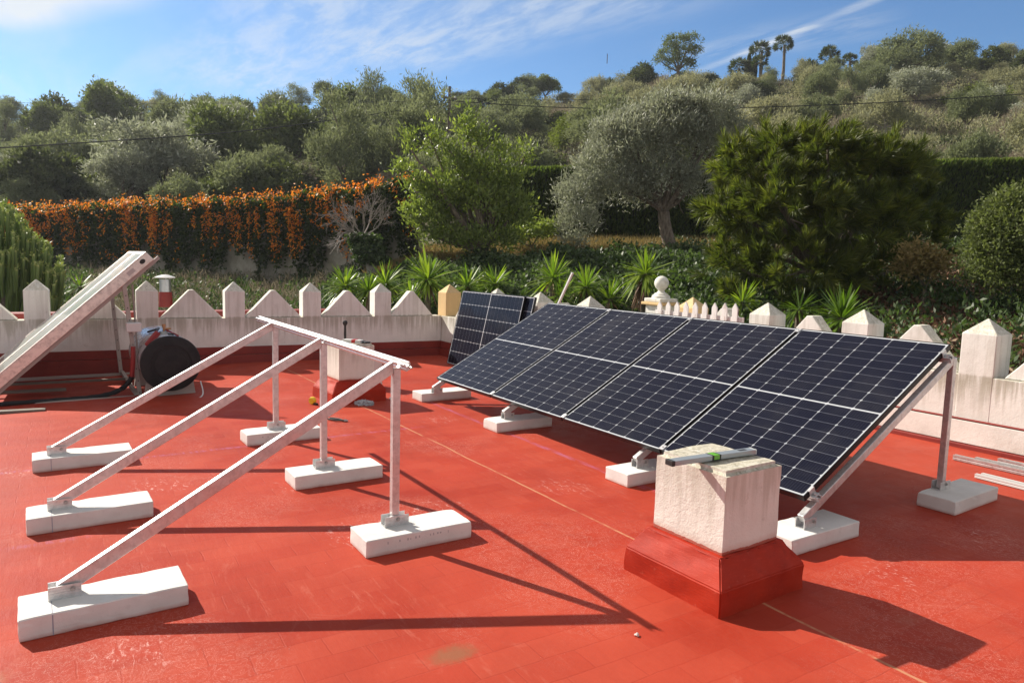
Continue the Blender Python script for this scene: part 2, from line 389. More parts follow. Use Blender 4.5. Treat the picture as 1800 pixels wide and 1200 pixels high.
M_glassc = pbr('collector_glass', (.42, .48, .43), .3, .0, **{'Coat Weight': .8, 'Specular IOR Level': .9})  # pale base colour stands in for the bright sky mirrored in the glass
M_collf = pbr('collector_aluminium', rough=.42, metal=.7, build=lambda t, p: t.set(p.inputs['Base Color'], t.mix(t.step(t.noise(t.scale(t.pos, (3, 9, 9)), 2, 6, .7), .4, .7), (.80, .76, .70), (.55, .52, .48))))
M_perf = pbr('dusty_steel', (.40, .37, .34), .7, .3)
M_brass = pbr('old_brass', (.5, .28, .14), .45, .7)
M_redplastic = pbr('red_plastic', (.28, .02, .02), .4)
M_yellow = pbr('yellow_plastic', (.80, .58, .03), .4)
M_vial = pbr('green_vial_liquid', (.25, .75, .05), .1, Alpha=None) if False else pbr('green_vial_liquid', (.14, .42, .04), .2)
M_bag = pbr('clear_crumpled_plastic', (.55, .57, .60), .15, **{'Transmission Weight': .35})
M_flue = pbr('zinc_flue', rough=.35, metal=.85, build=lambda t, p: t.set(p.inputs['Base Color'], t.mix(t.noise(t.pos, 9, 5), (.5, .52, .54), (.3, .31, .32))))
M_pale = pbr('pale_plastic', (.62, .62, .61), .5)
M_stone = pbr('white_stone', (.74, .72, .68), .75, build=lambda t, p: t.set(p.inputs['Base Color'], t.mix(t.step(t.noise(t.pos, 14, 6, .7), .35, .7), (.78, .76, .70), (.56, .54, .47))))
M_bark = pbr('grey_brown_bark', rough=.95, build=lambda t, p: (t.set(p.inputs['Base Color'], t.mix(t.step(t.noise(t.scale(t.pos, (6, 6, 1.5)), 3, 6, .7), .35, .7), (.10, .075, .055), (.26, .21, .16))), t.set(p.inputs['Normal'], t.bump(t.noise(t.scale(t.pos, (6, 6, 1.5)), 4, 5, .7), .8, .03))))
M_twig = pbr('bare_twig_bark', (.33, .29, .26), .9)
M_wire = pbr('black_cable', (.015, .015, .015), .7)
M_pole = pbr('old_pole_wood', (.16, .13, .11), .9)

def leafmat(name, stops, rough=.5, trans=.3, spec=.4, tcol=None):
    m, t, out = material(name)
    a = t.node('ShaderNodeAttribute', attribute_name='var').outputs['Fac']
    oi = t.node('ShaderNodeObjectInfo').outputs['Random']
    f = t.math('ADD', t.math('MULTIPLY', a, .85), t.math('MULTIPLY', oi, .15))
    c = t.ramp(f, stops)
    p = t.node('ShaderNodeBsdfPrincipled'); t.set(p.inputs['Base Color'], c); t.set(p.inputs['Roughness'], rough); t.set(p.inputs['Specular IOR Level'], spec)
    tr = t.node('ShaderNodeBsdfTranslucent'); t.set(tr.inputs[0], t.mix(1., c, tcol or (1.7, 2.0, .8), 'MULTIPLY'))
    mx = t.node('ShaderNodeMixShader'); t.set(mx.inputs[0], trans); t.l.new(p.outputs[0], mx.inputs[1]); t.l.new(tr.outputs[0], mx.inputs[2])
    t.l.new(mx.outputs[0], out.inputs[0]); return m
L_olive = leafmat('olive_leaves', [(0, (0.0963, 0.1142, 0.055)), (0.6, (0.1857, 0.2132, 0.1169)), (1, (0.3025, 0.33, 0.2063))], .7, .38, .2, (1.35, 1.35, 1.0))
L_silver = leafmat('silver_olive_leaves', [(0, (0.1546, 0.1674, 0.1267)), (0.55, (0.3091, 0.322, 0.2535)), (1, (0.541, 0.5538, 0.4802))], .55, .32, .35, (1.3, 1.35, 1.0))
L_dark = leafmat('dark_evergreen_leaves', [(0, (0.0408, 0.0504, 0.024)), (0.6, (0.0768, 0.0912, 0.0408)), (1, (0.138, 0.15, 0.066))], .65, .35, .2, (1.5, 1.6, .9))
L_mid = leafmat('green_leaves', [(0, (0.065, 0.0832, 0.0312)), (0.6, (0.1235, 0.1495, 0.0546)), (1, (0.208, 0.2275, 0.091))], .6, .38, .25, (1.5, 1.6, .9))
L_yel = leafmat('yellow_green_leaves', [(0, (.07, .085, .02)), (.6, (.13, .15, .035)), (1, (.22, .22, .06))], .7, .4, .2)
L_pale = leafmat('pale_scrub_leaves', [(0, (0.1453, 0.1544, 0.0928)), (0.6, (0.2795, 0.286, 0.1802)), (1, (0.4248, 0.4233, 0.2839))], .75, .4, .15, (1.4, 1.35, 1.0))
L_dry = leafmat('dry_scrub', [(0, (0.1319, 0.1122, 0.0819)), (0.6, (0.2375, 0.2046, 0.1518)), (1, (0.3431, 0.297, 0.2178))], .85, .3, .1, (1.3, 1.25, 1.1))
L_laurel = leafmat('glossy_laurel_leaves', [(0, (0.0858, 0.1201, 0.0343)), (0.5, (0.1888, 0.2402, 0.0618)), (1, (0.3775, 0.4118, 0.1287))], .42, .42, .4, (1.6, 1.7, .8))
L_needle = leafmat('long_needles', [(0, (0.0303, 0.0408, 0.0117)), (0.5, (0.0854, 0.1021, 0.0209)), (0.9, (0.1997, 0.2042, 0.0418)), (1, (0.3581, 0.2424, 0.0783))], .5, .35, .35)
L_hedge = leafmat('cypress_hedge', [(0, (0.039, 0.0572, 0.0156)), (0.6, (0.078, 0.1066, 0.0286)), (0.85, (0.117, 0.143, 0.039)), (1, (0.247, 0.247, 0.0715))], .7, .35, .15)
L_ivy = leafmat('ivy_leaves', [(0, (.030, .050, .018)), (.6, (.062, .095, .034)), (1, (.14, .18, .09))], .5, .25, .3)
L_vine = leafmat('vine_leaves', [(0, (.022, .034, .012)), (.6, (.046, .066, .020)), (.95, (.10, .12, .035)), (1, (.18, .14, .05))], .6, .3, .2)
L_flower = leafmat('orange_trumpet_flowers', [(0, (0.6, 0.138, 0.012)), (0.6, (0.88, 0.2875, 0.022)), (1, (0.98, 0.483, 0.06))], .5, .35, .3, (1.1, 1.0, .8))
L_yucca = leafmat('yucca_leaves', [(0, (0.0506, 0.0957, 0.0168)), (0.5, (0.1238, 0.2025, 0.0281)), (1, (0.2925, 0.36, 0.0563))], .35, .4, .5, (1.4, 1.6, .5))
L_euph = leafmat('succulent_stems', [(0, (0.0675, 0.1148, 0.0338)), (0.7, (0.162, 0.2295, 0.0675)), (0.82, (0.27, 0.324, 0.0945)), (0.95, (0.7425, 0.702, 0.324))], .5, .15, .3)
L_litter = leafmat('dead_leaves', [(0, (0.084, 0.036, 0.0216)), (0.6, (0.192, 0.096, 0.054)), (1, (0.504, 0.384, 0.264))], .7, .1, .3, (1, 1, 1))
L_grass = leafmat('dry_grass', [(0, (0.117, 0.1105, 0.039)), (0.6, (0.286, 0.221, 0.091)), (1, (0.468, 0.351, 0.156))], .7, .3, .2, (1.2, 1.1, .8))
L_palm = leafmat('palm_fronds', [(0, (.03, .045, .02)), (.7, (.07, .09, .035)), (1, (.16, .15, .06))], .5, .2)

# ------------------------------------------------------------------ terrain
TX = np.array([-2500, -600, 0, 500, 750, 1000, 1150, 1300, 1450, 1600, 1800, 2400, 4200.])
TD = np.array([5, 7.5, 10, 14, 18, 22, 26, 29, 34, 50, 100, 130, 400.])
TZ = np.array([
 [-1.4, -1.4, -1.4, -1.4, -1.4, -1.4, -1.4, -1.4, -1.4, -1.2, -1.0, -1, -1],
 [-1.2, -1.2, -1.2, -1.2, -1.2, -1.2, -1.2, -1.0, -.6, -.1, .1, 0, 0],
 [-1, -1, -1, -1, -1, -.8, -.6, -.3, .0, .35, .6, .6, .6],
 [-.7, -.7, -.6, -.7, -.5, 0, .3, .5, .8, 1.1, 1.3, 1.4, 1.4],
 [-.4, -.4, -.4, -.2, .6, 1.0, 1.2, 1.4, 1.6, 1.8, 2.0, 2, 2],
 [.0, .0, .1, .2, 1.45, 1.88, 1.95, 2.0, 2.1, 2.2, 2.3, 2.4, 2.4],
 [.4, .4, .4, .6, 1.95, 2.4, 2.45, 2.5, 2.6, 2.6, 2.6, 2.6, 2.6],
 [.6, .6, .6, .8, 2.1, 2.4, 2.5, 2.6, 2.7, 2.7, 2.7, 2.7, 2.7],
 [2.4, 2.4, 2.4, 2.6, 3.0, 3.2, 3.3, 3.4, 3.5, 3.6, 3.6, 3.6, 3.6],
 [4.5, 4.5, 5.0, 6.0, 6.8, 7.6, 8.4, 8.7, 9.1, 9.5, 9.7, 9.6, 9],
 [14, 16, 18.0, 20.0, 20.8, 23.2, 25.6, 26.2, 28.0, 29.0, 30.2, 29, 26],
 [13, 15, 17, 19, 20, 22, 24, 24, 26, 28, 29, 28, 25],
 [8, 8, 10, 10, 12, 14, 16, 16, 18, 18, 18, 16, 12.]])
def terr(X, D):
    """X right, D ahead (camera axes), both in metres"""
    X = np.asarray(X, float); D = np.asarray(D, float)
    Dc = np.clip(D, 5, 399.9); px = np.clip(900 + F * X / np.maximum(D, 3.), TX[0], TX[-1] - .01)
    i = np.clip(np.searchsorted(TX, px, 'right') - 1, 0, len(TX) - 2); j = np.clip(np.searchsorted(TD, Dc, 'right') - 1, 0, len(TD) - 2)
    a = (px - TX[i]) / (TX[i + 1] - TX[i]); b = (Dc - TD[j]) / (TD[j + 1] - TD[j])
    zt = TZ[j, i] * (1 - a) * (1 - b) + TZ[j, i + 1] * a * (1 - b) + TZ[j + 1, i] * (1 - a) * b + TZ[j + 1, i + 1] * a * b
    w_ = np.clip((D - 1) / 6, 0, 1); zt = zt * w_ + (-1.4) * (1 - w_)
    zt = zt + np.where(D > 34, (np.sin(X * .21 + D * .13) + np.sin(X * .083 - D * .19 + 1.3)) * .35 * np.clip((D - 34) / 20, 0, 1), 0)
    # keep clear of the house
    U = FH.x * D + RH.x * X; V_ = FH.y * D + RH.y * X
    ins = (U > -12.0) & (V_ < 7.6)
    return np.where(ins, np.minimum(zt, -.9), zt)
def tpt(px, D, dz=0.):
    X = (px - 900) / F * D
    z_ = float(terr(X, D)); return Vector((FH.x * D + RH.x * X, FH.y * D + RH.y * X, z_ + dz))
def tz(u, v):
    q = Vector((u, v, 0)); return float(terr(q.dot(RH), q.dot(FH)))
rad = np.concatenate([np.linspace(2, 40, 96), np.geomspace(41, 420, 60)]); angs = np.radians(np.concatenate([np.arange(-180, -52, 4), np.arange(-52, 52, .8), np.arange(52, 180, 4)]))
RR, AA = np.meshgrid(rad, angs, indexing='ij'); XX = RR * np.sin(AA); DD = RR * np.cos(AA)
ZZ = terr(XX, DD); ZZ = np.where(DD < 1, -1.4, ZZ)
UU = FH.x * DD + RH.x * XX; VV = FH.y * DD + RH.y * XX
nr, na = RR.shape; me = bpy.data.meshes.new('ground')
fs = [(i * na + k, (i + 1) * na + k, (i + 1) * na + (k + 1) % na, i * na + (k + 1) % na) for i in range(nr - 1) for k in range(na)]
me.from_pydata(np.stack([UU, VV, ZZ], -1).reshape(-1, 3).tolist(), [], fs); me.update()
def b_ground(t, p):
    n = t.noise(t.pos, .12, 6, .6); n2 = t.noise(t.pos, 2.5, 6, .7)
    c = t.mix(t.step(n, .35, .65), (.060, .062, .028), (.125, .10, .060))
    c = t.mix(t.math('MULTIPLY', t.step(n2, .45, .7), .6), c, (.17, .13, .08))
    t.set(p.inputs['Base Color'], c); t.set(p.inputs['Normal'], t.bump(n2, .8, .15))
M_ground = pbr('dry_hillside_soil', rough=.95, build=b_ground)
g = link('ground', me, M_ground); tag(g, kind='structure')
g.data.polygons.foreach_set('use_smooth', [True] * len(g.data.polygons))

# ------------------------------------------------------------------ roof
# line of the left parapet and of the back parapet
CA = Vector((-10.64, 5.5, 0)); CB = Vector((-11.08, -.4, 0)); EL_ = (CB - CA).normalized(); NL = Vector((EL_.y, -EL_.x, 0))
if NL.x > 0: NL = -NL               # outward
def lw(s, o=0.): return CA + EL_ * s + NL * o
us = np.linspace(-12, 4.5, 83); vs_ = np.linspace(-5.5, 7.1, 64)
def dip(u, v):
    a = min(max((-u - 7.6) / 2.6, 0), 1); b = min(max((2.6 - v) / 2.6, 0), 1)
    return -.10 * a * a * (3 - 2 * a) * b * b * (3 - 2 * b)
vv = [(u, v, dip(u, v)) for u in us for v in vs_]; nv = len(vs_)
me = bpy.data.meshes.new('roof_floor'); me.from_pydata(vv, [], [(i * nv + j, (i + 1) * nv + j, (i + 1) * nv + j + 1, i * nv + j + 1) for i in range(len(us) - 1) for j in range(nv - 1)
    if not (us[i] < -6.62 and vs_[j] > 5.62) and us[i + 1] > lw(5.5 - vs_[j]).x - .3])
me.update(); rf = link('roof_floor', me, M_roof); tag(rf, kind='structure'); me.polygons.foreach_set('use_smooth', [True] * len(me.polygons))
hb = MB(); hb.prism([(-11.0, -5.5), (4.5, -5.5), (4.5, 7.0), (-6.4, 7.0), (-6.4, 5.6), (-10.75, 5.6), (-11.0, 1)], -3.0, -.13)
tag(hb.build('house', M_cream), 'house under the red roof terrace with cream painted walls', 'house')

def merlon_pillar(e, n, c, z0, parent, mat, w=.27, dpt=.27, zs=1.035, za=1.175, name='merlon_pillar'):
    c = c - n * .002; z0 = .02
    """c: point on the inner face line; e along wall; n outward"""
    b = MB(); f = []
    for zz in (z0, zs):
        for a, o in ((-w / 2, 0), (w / 2, 0), (w / 2, dpt), (-w / 2, dpt)):
            q = c + e * a + n * o; f.append((q.x, q.y, zz))
    q = c + n * dpt / 2; f.append((q.x, q.y, za))
    b.add(f, [(3, 2, 1, 0), (0, 1, 5, 4), (1, 2, 6, 5), (2, 3, 7, 6), (3, 0, 4, 7), (4, 5, 8), (5, 6, 8), (6, 7, 8), (7, 4, 8)])
    return b.build(name, mat, parent, bevel=.007)
def merlon_gable(e, n, c, z0, parent, mat, w=.80, za=1.05, th=.17, inset=.03, flat=.03):
    b = MB(); f = []
    for o in (inset, inset + th):
        for a, zz in ((-w / 2, z0), (w / 2, z0), (w / 2 - .01, z0 + .015), (flat, za), (-flat, za), (-w / 2 + .01, z0 + .015)):
            q = c + e * a + n * o; f.append((q.x, q.y, zz))
    b.add(f, [(0, 1, 2, 3, 4, 5), (11, 10, 9, 8, 7, 6)] + [(i, (i + 1) % 6, 6 + (i + 1) % 6, 6 + i) for i in range(6)])
    return b.build('merlon_gable', mat, parent, bevel=.010)
def wall_run(label, a, b, n, zt, mat, skirt, thick=.24):
    """a,b: ends on inner face"""
    a = Vector(a); b = Vector(b); e = (b - a).normalized(); L = (b - a).length
    root = empty('parapet_wall', (a + b) / 2, label, 'wall'); off = root.location.copy()
    w = MB(); A, B = a - off, b - off
    def slab(mb, s0, s1, o0, o1, z0, z1):
        c = [A + e * s0 + n * o0, A + e * s1 + n * o0, A + e * s1 + n * o1, A + e * s0 + n * o1]
        mb.add([(q.x, q.y, z0) for q in c] + [(q.x, q.y, z1) for q in c], [(3, 2, 1, 0), (4, 5, 6, 7), (0, 1, 5, 4), (1, 2, 6, 5), (2, 3, 7, 6), (3, 0, 4, 7)])
    slab(w, 0, L, 0, thick, -1.2, zt); w.build('wall_body', mat, root, bevel=.008)
    for (z0, z1, o, m_) in skirt:
        k = MB(); slab(k, 0, L, -o, -.001, z0, z1); k.build('skirting', m_, root, bevel=.006)
    return root, A, e, L
SK = [(-.2, .115, .055, M_reddk), (.119, .235, .03, M_reddk)]
# left parapet (shaded side towards us)
root, A_, e_, L_ = wall_run('grey weathered parapet in shade along the far left edge of the roof', lw(9.5), CA, NL, .65, M_wall, SK)
Rl = root.location.copy()
for s in (.0, 1.008, 2.126, 3.228, 4.361, 5.635, 6.78, 7.9):
    c = lw(s) - Rl
    if s == 0: continue
    merlon_pillar(EL_, NL, c, .655, root, M_wall)
for s in (.47 + .04, 1.567, 2.684, 3.80, 4.98, 6.25, 7.34):
    merlon_gable(EL_, NL, lw(s) - Rl, .652, root, M_wall, w=.80 if s > .6 else .74)
# back parapet A, starts at the corner
e2 = Vector((1, 0, 0)); nB = Vector((0, 1, 0))
root, A_, e_, L_ = wall_run('pale parapet at the far corner behind the leaning solar panels', (-10.64, 5.5, 0), (-6.62, 5.5, 0), nB, .65, M_wallR, SK)
Rl = root.location.copy()
c = Vector((-10.64, 5.52, 0)) - Rl
merlon_pillar(e2, nB, c + Vector((-.02, .0, 0)), .652, root, M_cream, w=.29, dpt=.28)
for u in (-9.10, -7.99, -6.92): merlon_pillar(e2, nB, Vector((u, 5.5, 0)) - Rl, .652, root, M_wallR)
for u in (-9.82, -8.54, -7.45): merlon_gable(e2, nB, Vector((u, 5.5, 0)) - Rl, .652, root, M_wallR, w=.80)
# short return and right parapet
SKB = [(-.2, .04, .075, M_reddk), (.044, .25, .045, M_wallR), (.254, .266, .047, M_reddk)]
root, A_, e_, L_ = wall_run('short return of the parapet beside the roof gate', (-6.62, 5.5, 0), (-6.62, 6.95, 0), Vector((-1, 0, 0)), .65, M_wallR, SK)
root, A_, e_, L_ = wall_run('sunlit white parapet with pointed merlons along the right edge of the roof', (-6.62, 6.95, 0), (4.5, 6.95, 0), nB, .66, M_wallR, SKB)
Rl = root.location.copy()
for k, u in enumerate((-6.60, -5.43, -4.25, -3.075, -1.88, -.7, .5, 1.7)):
    merlon_pillar(e2, nB, Vector((u, 6.95, 0)) - Rl, .662, root, M_cream if k == 0 else M_wallR, w=.29, dpt=.29)
for u in (-6.0, -4.80, -3.64, -2.47, -1.29, -.1, 1.1): merlon_gable(e2, nB, Vector((u, 6.95, 0)) - Rl, .662, root, M_wallR, w=.78, za=1.065, flat=.035)

# ------------------------------------------------------------------ chimneys
def chimney(name, label, cx, cy, rot, mat):
    root = empty(name, (cx, cy, 0), label, 'chimney', rz=rot)
    b = MB(); hw = .309
    rings = [(hw, -.02), (hw, .122), (.245, .208), (.238, .226), (.232, .235)]
    vs = []; fs = []
    for h_, z_ in rings: vs += [(-h_, -h_, z_), (h_, -h_, z_), (h_, h_, z_), (-h_, h_, z_)]
    for i in range(len(rings) - 1):
        for k in range(4): fs.append((4 * i + k, 4 * i + (k + 1) % 4, 4 * i + 4 + (k + 1) % 4, 4 * i + 4 + k))
    fs += [(3, 2, 1, 0), tuple(range(4 * len(rings) - 4, 4 * len(rings)))]
    b.add(vs, fs); rb = b.build('red_base', M_red, root)
    bm = bmesh.new(); bm.from_mesh(rb.data); bmesh.ops.bevel(bm, geom=bm.edges[:], offset=.006, segments=2, affect='EDGES'); bmesh.ops.subdivide_edges(bm, edges=[e for e in bm.edges if e.calc_length() > .1], cuts=14, use_grid_fill=True)
    bmesh.ops.triangulate(bm, faces=[f for f in bm.faces if len(f.verts) > 4]); bm.normal_update()
    for v in bm.verts:
        q = v.co; v.co += v.normal * (.0035 * math.sin(q.x * 23 + 2 * math.sin(q.y * 17)) * math.sin(q.y * 19 + q.z * 31) + .002 * math.sin(q.x * 61 + q.z * 43) * math.sin(q.y * 57 + 1))
    bm.to_mesh(rb.data); bm.free(); rb.data.polygons.foreach_set('use_smooth', [True] * len(rb.data.polygons))
    try: rb.data.set_sharp_from_angle(angle=math.radians(32))
    except Exception: pass
    bm = bmesh.new(); bmesh.ops.create_cube(bm, size=1)
    for v in bm.verts: v.co = Vector((v.co.x * .435, v.co.y * .405, .236 + (v.co.z + .5) * .392))
    bmesh.ops.bevel(bm, geom=[e for e in bm.edges if e.calc_length() > .3 and abs(e.verts[0].co.z - e.verts[1].co.z) < .01 and e.verts[0].co.z > .5], offset=.022, segments=3, affect='EDGES')
    bmesh.ops.subdivide_edges(bm, edges=bm.edges[:], cuts=9, use_grid_fill=True)
    bmesh.ops.triangulate(bm, faces=[f for f in bm.faces if len(f.verts) > 4])
    for v in bm.verts:
        q = v.co * 11; nn = math.sin(q.x * 1.3 + 2 * math.sin(q.z)) * math.sin(q.y * 1.7 + 1) * math.sin(q.z * 1.1 + q.x)
        v.co += v.normal * nn * .0035
    me = bpy.data.meshes.new('shaft'); bm.to_mesh(me); bm.free(); o = link('shaft', me, mat, root)
    me.polygons.foreach_set('use_smooth', [True] * len(me.polygons))
    try: me.set_sharp_from_angle(angle=math.radians(50))
    except Exception: pass
    return root
chimney('chimney', 'square white chimney stub in front of the solar panels with a spirit level on top', -2.346, 2.76, .02, M_chim)
chimney('chimney', 'square white chimney stub with red base behind the bare aluminium frame', -7.62, 2.80, .03, M_chim)

# ------------------------------------------------------------------ concrete blocks
BL, BW, BH = .625, .245, .0935
M_mark2 = pbr('blue_grey_pencil', (.30, .31, .38), .8)
def block(u, v, rot, label, line=0, marks=0, w=BW):
    """u,v: corner with largest u and smallest v; length runs along v"""
    c = Vector((u - w / 2, v + BL / 2, 0)); b = MB().box((-w / 2, -BL / 2, 0), (w / 2, BL / 2, BH))
    bm = bmesh.new(); bmesh.ops.create_cube(bm, size=1)
    for v_ in bm.verts: v_.co = Vector((v_.co.x * w, v_.co.y * BL, (v_.co.z + .5) * BH))
    bmesh.ops.bevel(bm, geom=bm.edges[:], offset=.004, segments=1, affect='EDGES')
    for cuts_, mn in ((11, .3), (5, .15), (2, .07)): bmesh.ops.subdivide_edges(bm, edges=[e for e in bm.edges if e.calc_length() > mn], cuts=cuts_, use_grid_fill=True)
    bmesh.ops.triangulate(bm, faces=[f for f in bm.faces if len(f.verts) > 4]); bm.normal_update()
    rr = random.Random(int(u * 1000)); cc = Vector((0, 0, BH / 2)); chips = [(rr.choice((-1, 1)) * w / 2, rr.uniform(-BL / 2, BL / 2), rr.choice((0, 1, 1)) * BH, rr.uniform(.008, .020)) for _ in range(9)] + [(rr.choice((-1, 1)) * w / 2, rr.choice((-1, 1)) * BL / 2, BH, rr.uniform(.012, .024)) for _ in range(2)]
    for v_ in bm.verts:
        q = v_.co.copy(); on = (abs(abs(q.x) - w / 2) < .006) + (abs(abs(q.y) - BL / 2) < .006) + (q.z > BH - .006 or q.z < .006)
        if on >= 2: v_.co += (cc - q).normalized() * abs(rr.gauss(0, .0013))
        for (a0, b0, c0, r0) in chips:
            d0 = (q - Vector((a0, b0, c0))).length
            if d0 < r0: v_.co += Vector((-a0 * 2 / w, 0, (BH / 2 - c0) / BH * 2)).normalized() * (r0 - d0) * .38
        if q.z < .004: v_.co.z = q.z
    me = bpy.data.meshes.new('concrete_block'); bm.to_mesh(me); bm.free(); o = link('concrete_block', me, M_block); o.location = c; o.rotation_euler = (0, 0, rot)
    tag(o, label, 'concrete block', 'white aerated concrete blocks under the metal frames')
    if line:
        k = MB(); y0 = -BL / 2 + line
        k.box((w / 2 - .001, y0, .002), (w / 2 + .0006, y0 + .004, BH - .006)); k.build('pencil_line', M_mark2, o)
        k = MB(); k.box((-w / 2 + .01, y0, BH - .001), (w / 2 - .006, y0 + .003, BH + .0006)); k.build('pencil_line', M_mark2, o)
    if marks:
        k = MB(); r = random.Random(marks)
        for q in range(18):
            y0 = -BL / 2 + .12 + q * .022 + r.uniform(-.004, .004)
            if r.random() < .3: continue
            k.box((w / 2 - .001, y0, BH - .036 + r.uniform(-.004, .004)), (w / 2 + .0006, y0 + r.uniform(.003, .009), BH - .024 + r.uniform(-.003, .003)))
        k.build('printed_lettering', M_mark, o)
    return o
M_mark = pbr('faded_grey_print', (.42, .42, .42), .8)
block(-3.306, -.146, math.radians(1.2), 'white concrete block under the foot of the nearest sloping beam, nearest the camera', line=.115)
block(-4.573, -.142, math.radians(1.0), 'white concrete block under the foot of the middle sloping beam', line=.118)
block(-5.889, -.13, math.radians(.8), 'white concrete block under the foot of the farthest sloping beam', line=.11)
block(-3.397, 1.345, math.radians(-.6), 'white concrete block under the nearest upright post, with faint grey print', marks=3)
block(-4.672, 1.344, math.radians(.2), 'white concrete block under the middle upright post')
block(-5.976, 1.329, math.radians(.8), 'white concrete block under the farthest upright post, with grey print', marks=5)
block(-7.05, 3.42, 0, 'white concrete block under the far low corner of the panel row')
block(-5.46, 3.41, 0, 'white concrete block second from the far end under the panel row')
block(-3.66, 3.38, 0, 'white concrete block half hidden behind the white chimney')
block(-2.304, 3.35, math.radians(-.4), 'white concrete block at the near low corner of the panel row')
block(-2.21, 4.879, math.radians(1.8), 'shaded grey concrete block under the upright post at the near end of the panel row')
for u, nm in ((-3.66, 'second'), (-5.46, 'third'), (-7.05, 'fourth')):
    pass

# ------------------------------------------------------------------ aluminium frames
def rotx(a): return Matrix.Rotation(a, 4, 'X')
def bracket(u, v, z, parent, length=.125, flip=1):
    """U shoe on a block: base and two ribbed plates, bolt through them"""
    b = MB(); h = .058; w = .030
    b.box((u - w, v - length / 2, z), (u + w, v + length / 2, z + .006))
    for s in (-1, 1):
        x0 = u + s * w; x1 = u + s * (w - .005)
        b.box((min(x0, x1), v - length / 2, z + .006), (max(x0, x1), v + length / 2, z + h))
        for k in range(3):
            zz = z + .012 + k * .012; b.box((x0 - .0015 if s < 0 else x0, v - length / 2, zz), (x0 if s < 0 else x0 + .0015, v + length / 2, zz + .005))
    o = b.build('bracket', M_alu, parent)
    k = MB(); m = Matrix.Translation((u + w + .0015, v + .028 * flip, z + .038)) @ Matrix.Rotation(math.pi / 2, 4, 'Y')
    k.lathe([(.011, 0), (.011, .003), (.007, .003), (.007, .010), (.001, .010)], 10, m); k.build('bolt', M_steel, o)
def rafter(u, v0, z0, v1, z1, parent, w=.038, h=.058, u1=None):
    """top edge runs from (v0,z0) to (v1,z1); hollow section, upper end cut plumb"""
    a = math.atan2(z1 - z0, v1 - v0); b = MB(); hz = h / math.cos(a)
    f0 = Vector((u - w / 2, v0, z0))
    prof = [(v0, z0), (v0 + h * math.sin(a), z0 - h * math.cos(a)), (v1, z1 - hz), (v1, z1)]
    sk = lambda y: u + ((u1 - u) * (y - v0) / (v1 - v0) if u1 is not None else 0)
    vs = [(sk(y) - w / 2, y, z) for y, z in prof] + [(sk(y) + w / 2, y, z) for y, z in prof]
    b.add(vs, [(3, 2, 1, 0), (4, 5, 6, 7)] + [(i, (i + 1) % 4, 4 + (i + 1) % 4, 4 + i) for i in range(4)])
    return b.build('sloping_beam', M_alu, parent, bevel=.003)
def rail(p0, L, parent, tilt=0., name='rail', s=.040, mat=None):
    """slotted mounting rail along +u from p0 (centre of base); profile in the v/z plane"""
    h = s; w = s * .95
    prof = [(-w / 2, 0), (w / 2, 0), (w / 2, h * .38), (w * .42, h * .44), (w * .42, h * .60), (w / 2, h * .66), (w / 2, h), (w * .24, h), (w * .24, h * .55), (-w * .24, h * .55), (-w * .24, h), (-w / 2, h), (-w / 2, h * .66), (-w * .42, h * .60), (-w * .42, h * .44), (-w / 2, h * .38)]
    m = Matrix.Translation(p0) @ Matrix.Rotation(tilt, 4, 'X') @ Matrix(((0, 0, 1, 0), (1, 0, 0, 0), (0, 1, 0, 0), (0, 0, 0, 1)))
    return MB().prism(prof, 0, L, m).build(name, mat or M_alu, parent)
TILT = math.radians(28.7)
fr = empty('mounting_frame', (-4.7, .7, 0), 'bare aluminium mounting frame of three triangles joined by one top rail', 'metal frame', 'mounting frames')
O = fr.location
def loc(p): return Vector(p) - O
for uf, ur, vp in ((-3.455, -3.560, 1.570), (-4.70, -4.815, 1.585), (-6.01, -6.115, 1.600)):
    rafter(uf - O.x, -.012 - O.y, .150, vp - .022 - O.y, 1.005, fr, u1=ur - O.x)
    MB().box((ur - .020 - O.x, vp - .021 - O.y, BH + .012), (ur + .020 - O.x, vp + .021 - O.y, .968)).build('post', M_alu, fr, bevel=.003)
    bracket(uf - O.x, .020 - O.y, BH, fr, .120); bracket(ur - O.x, vp + .003 - O.y, BH, fr, .140, .2)
rail((-6.64 - O.x, 1.600 - O.y, .970), 3.19, fr, tilt=TILT * .9)
# a second strip clipped along the rail end
k = MB(); k.tube([(-3.455 - O.x, 1.60 - O.y, .985), (-3.43 - O.x, 1.605 - O.y, .983)], .006, 6); k.build('bolt', M_steel, fr)

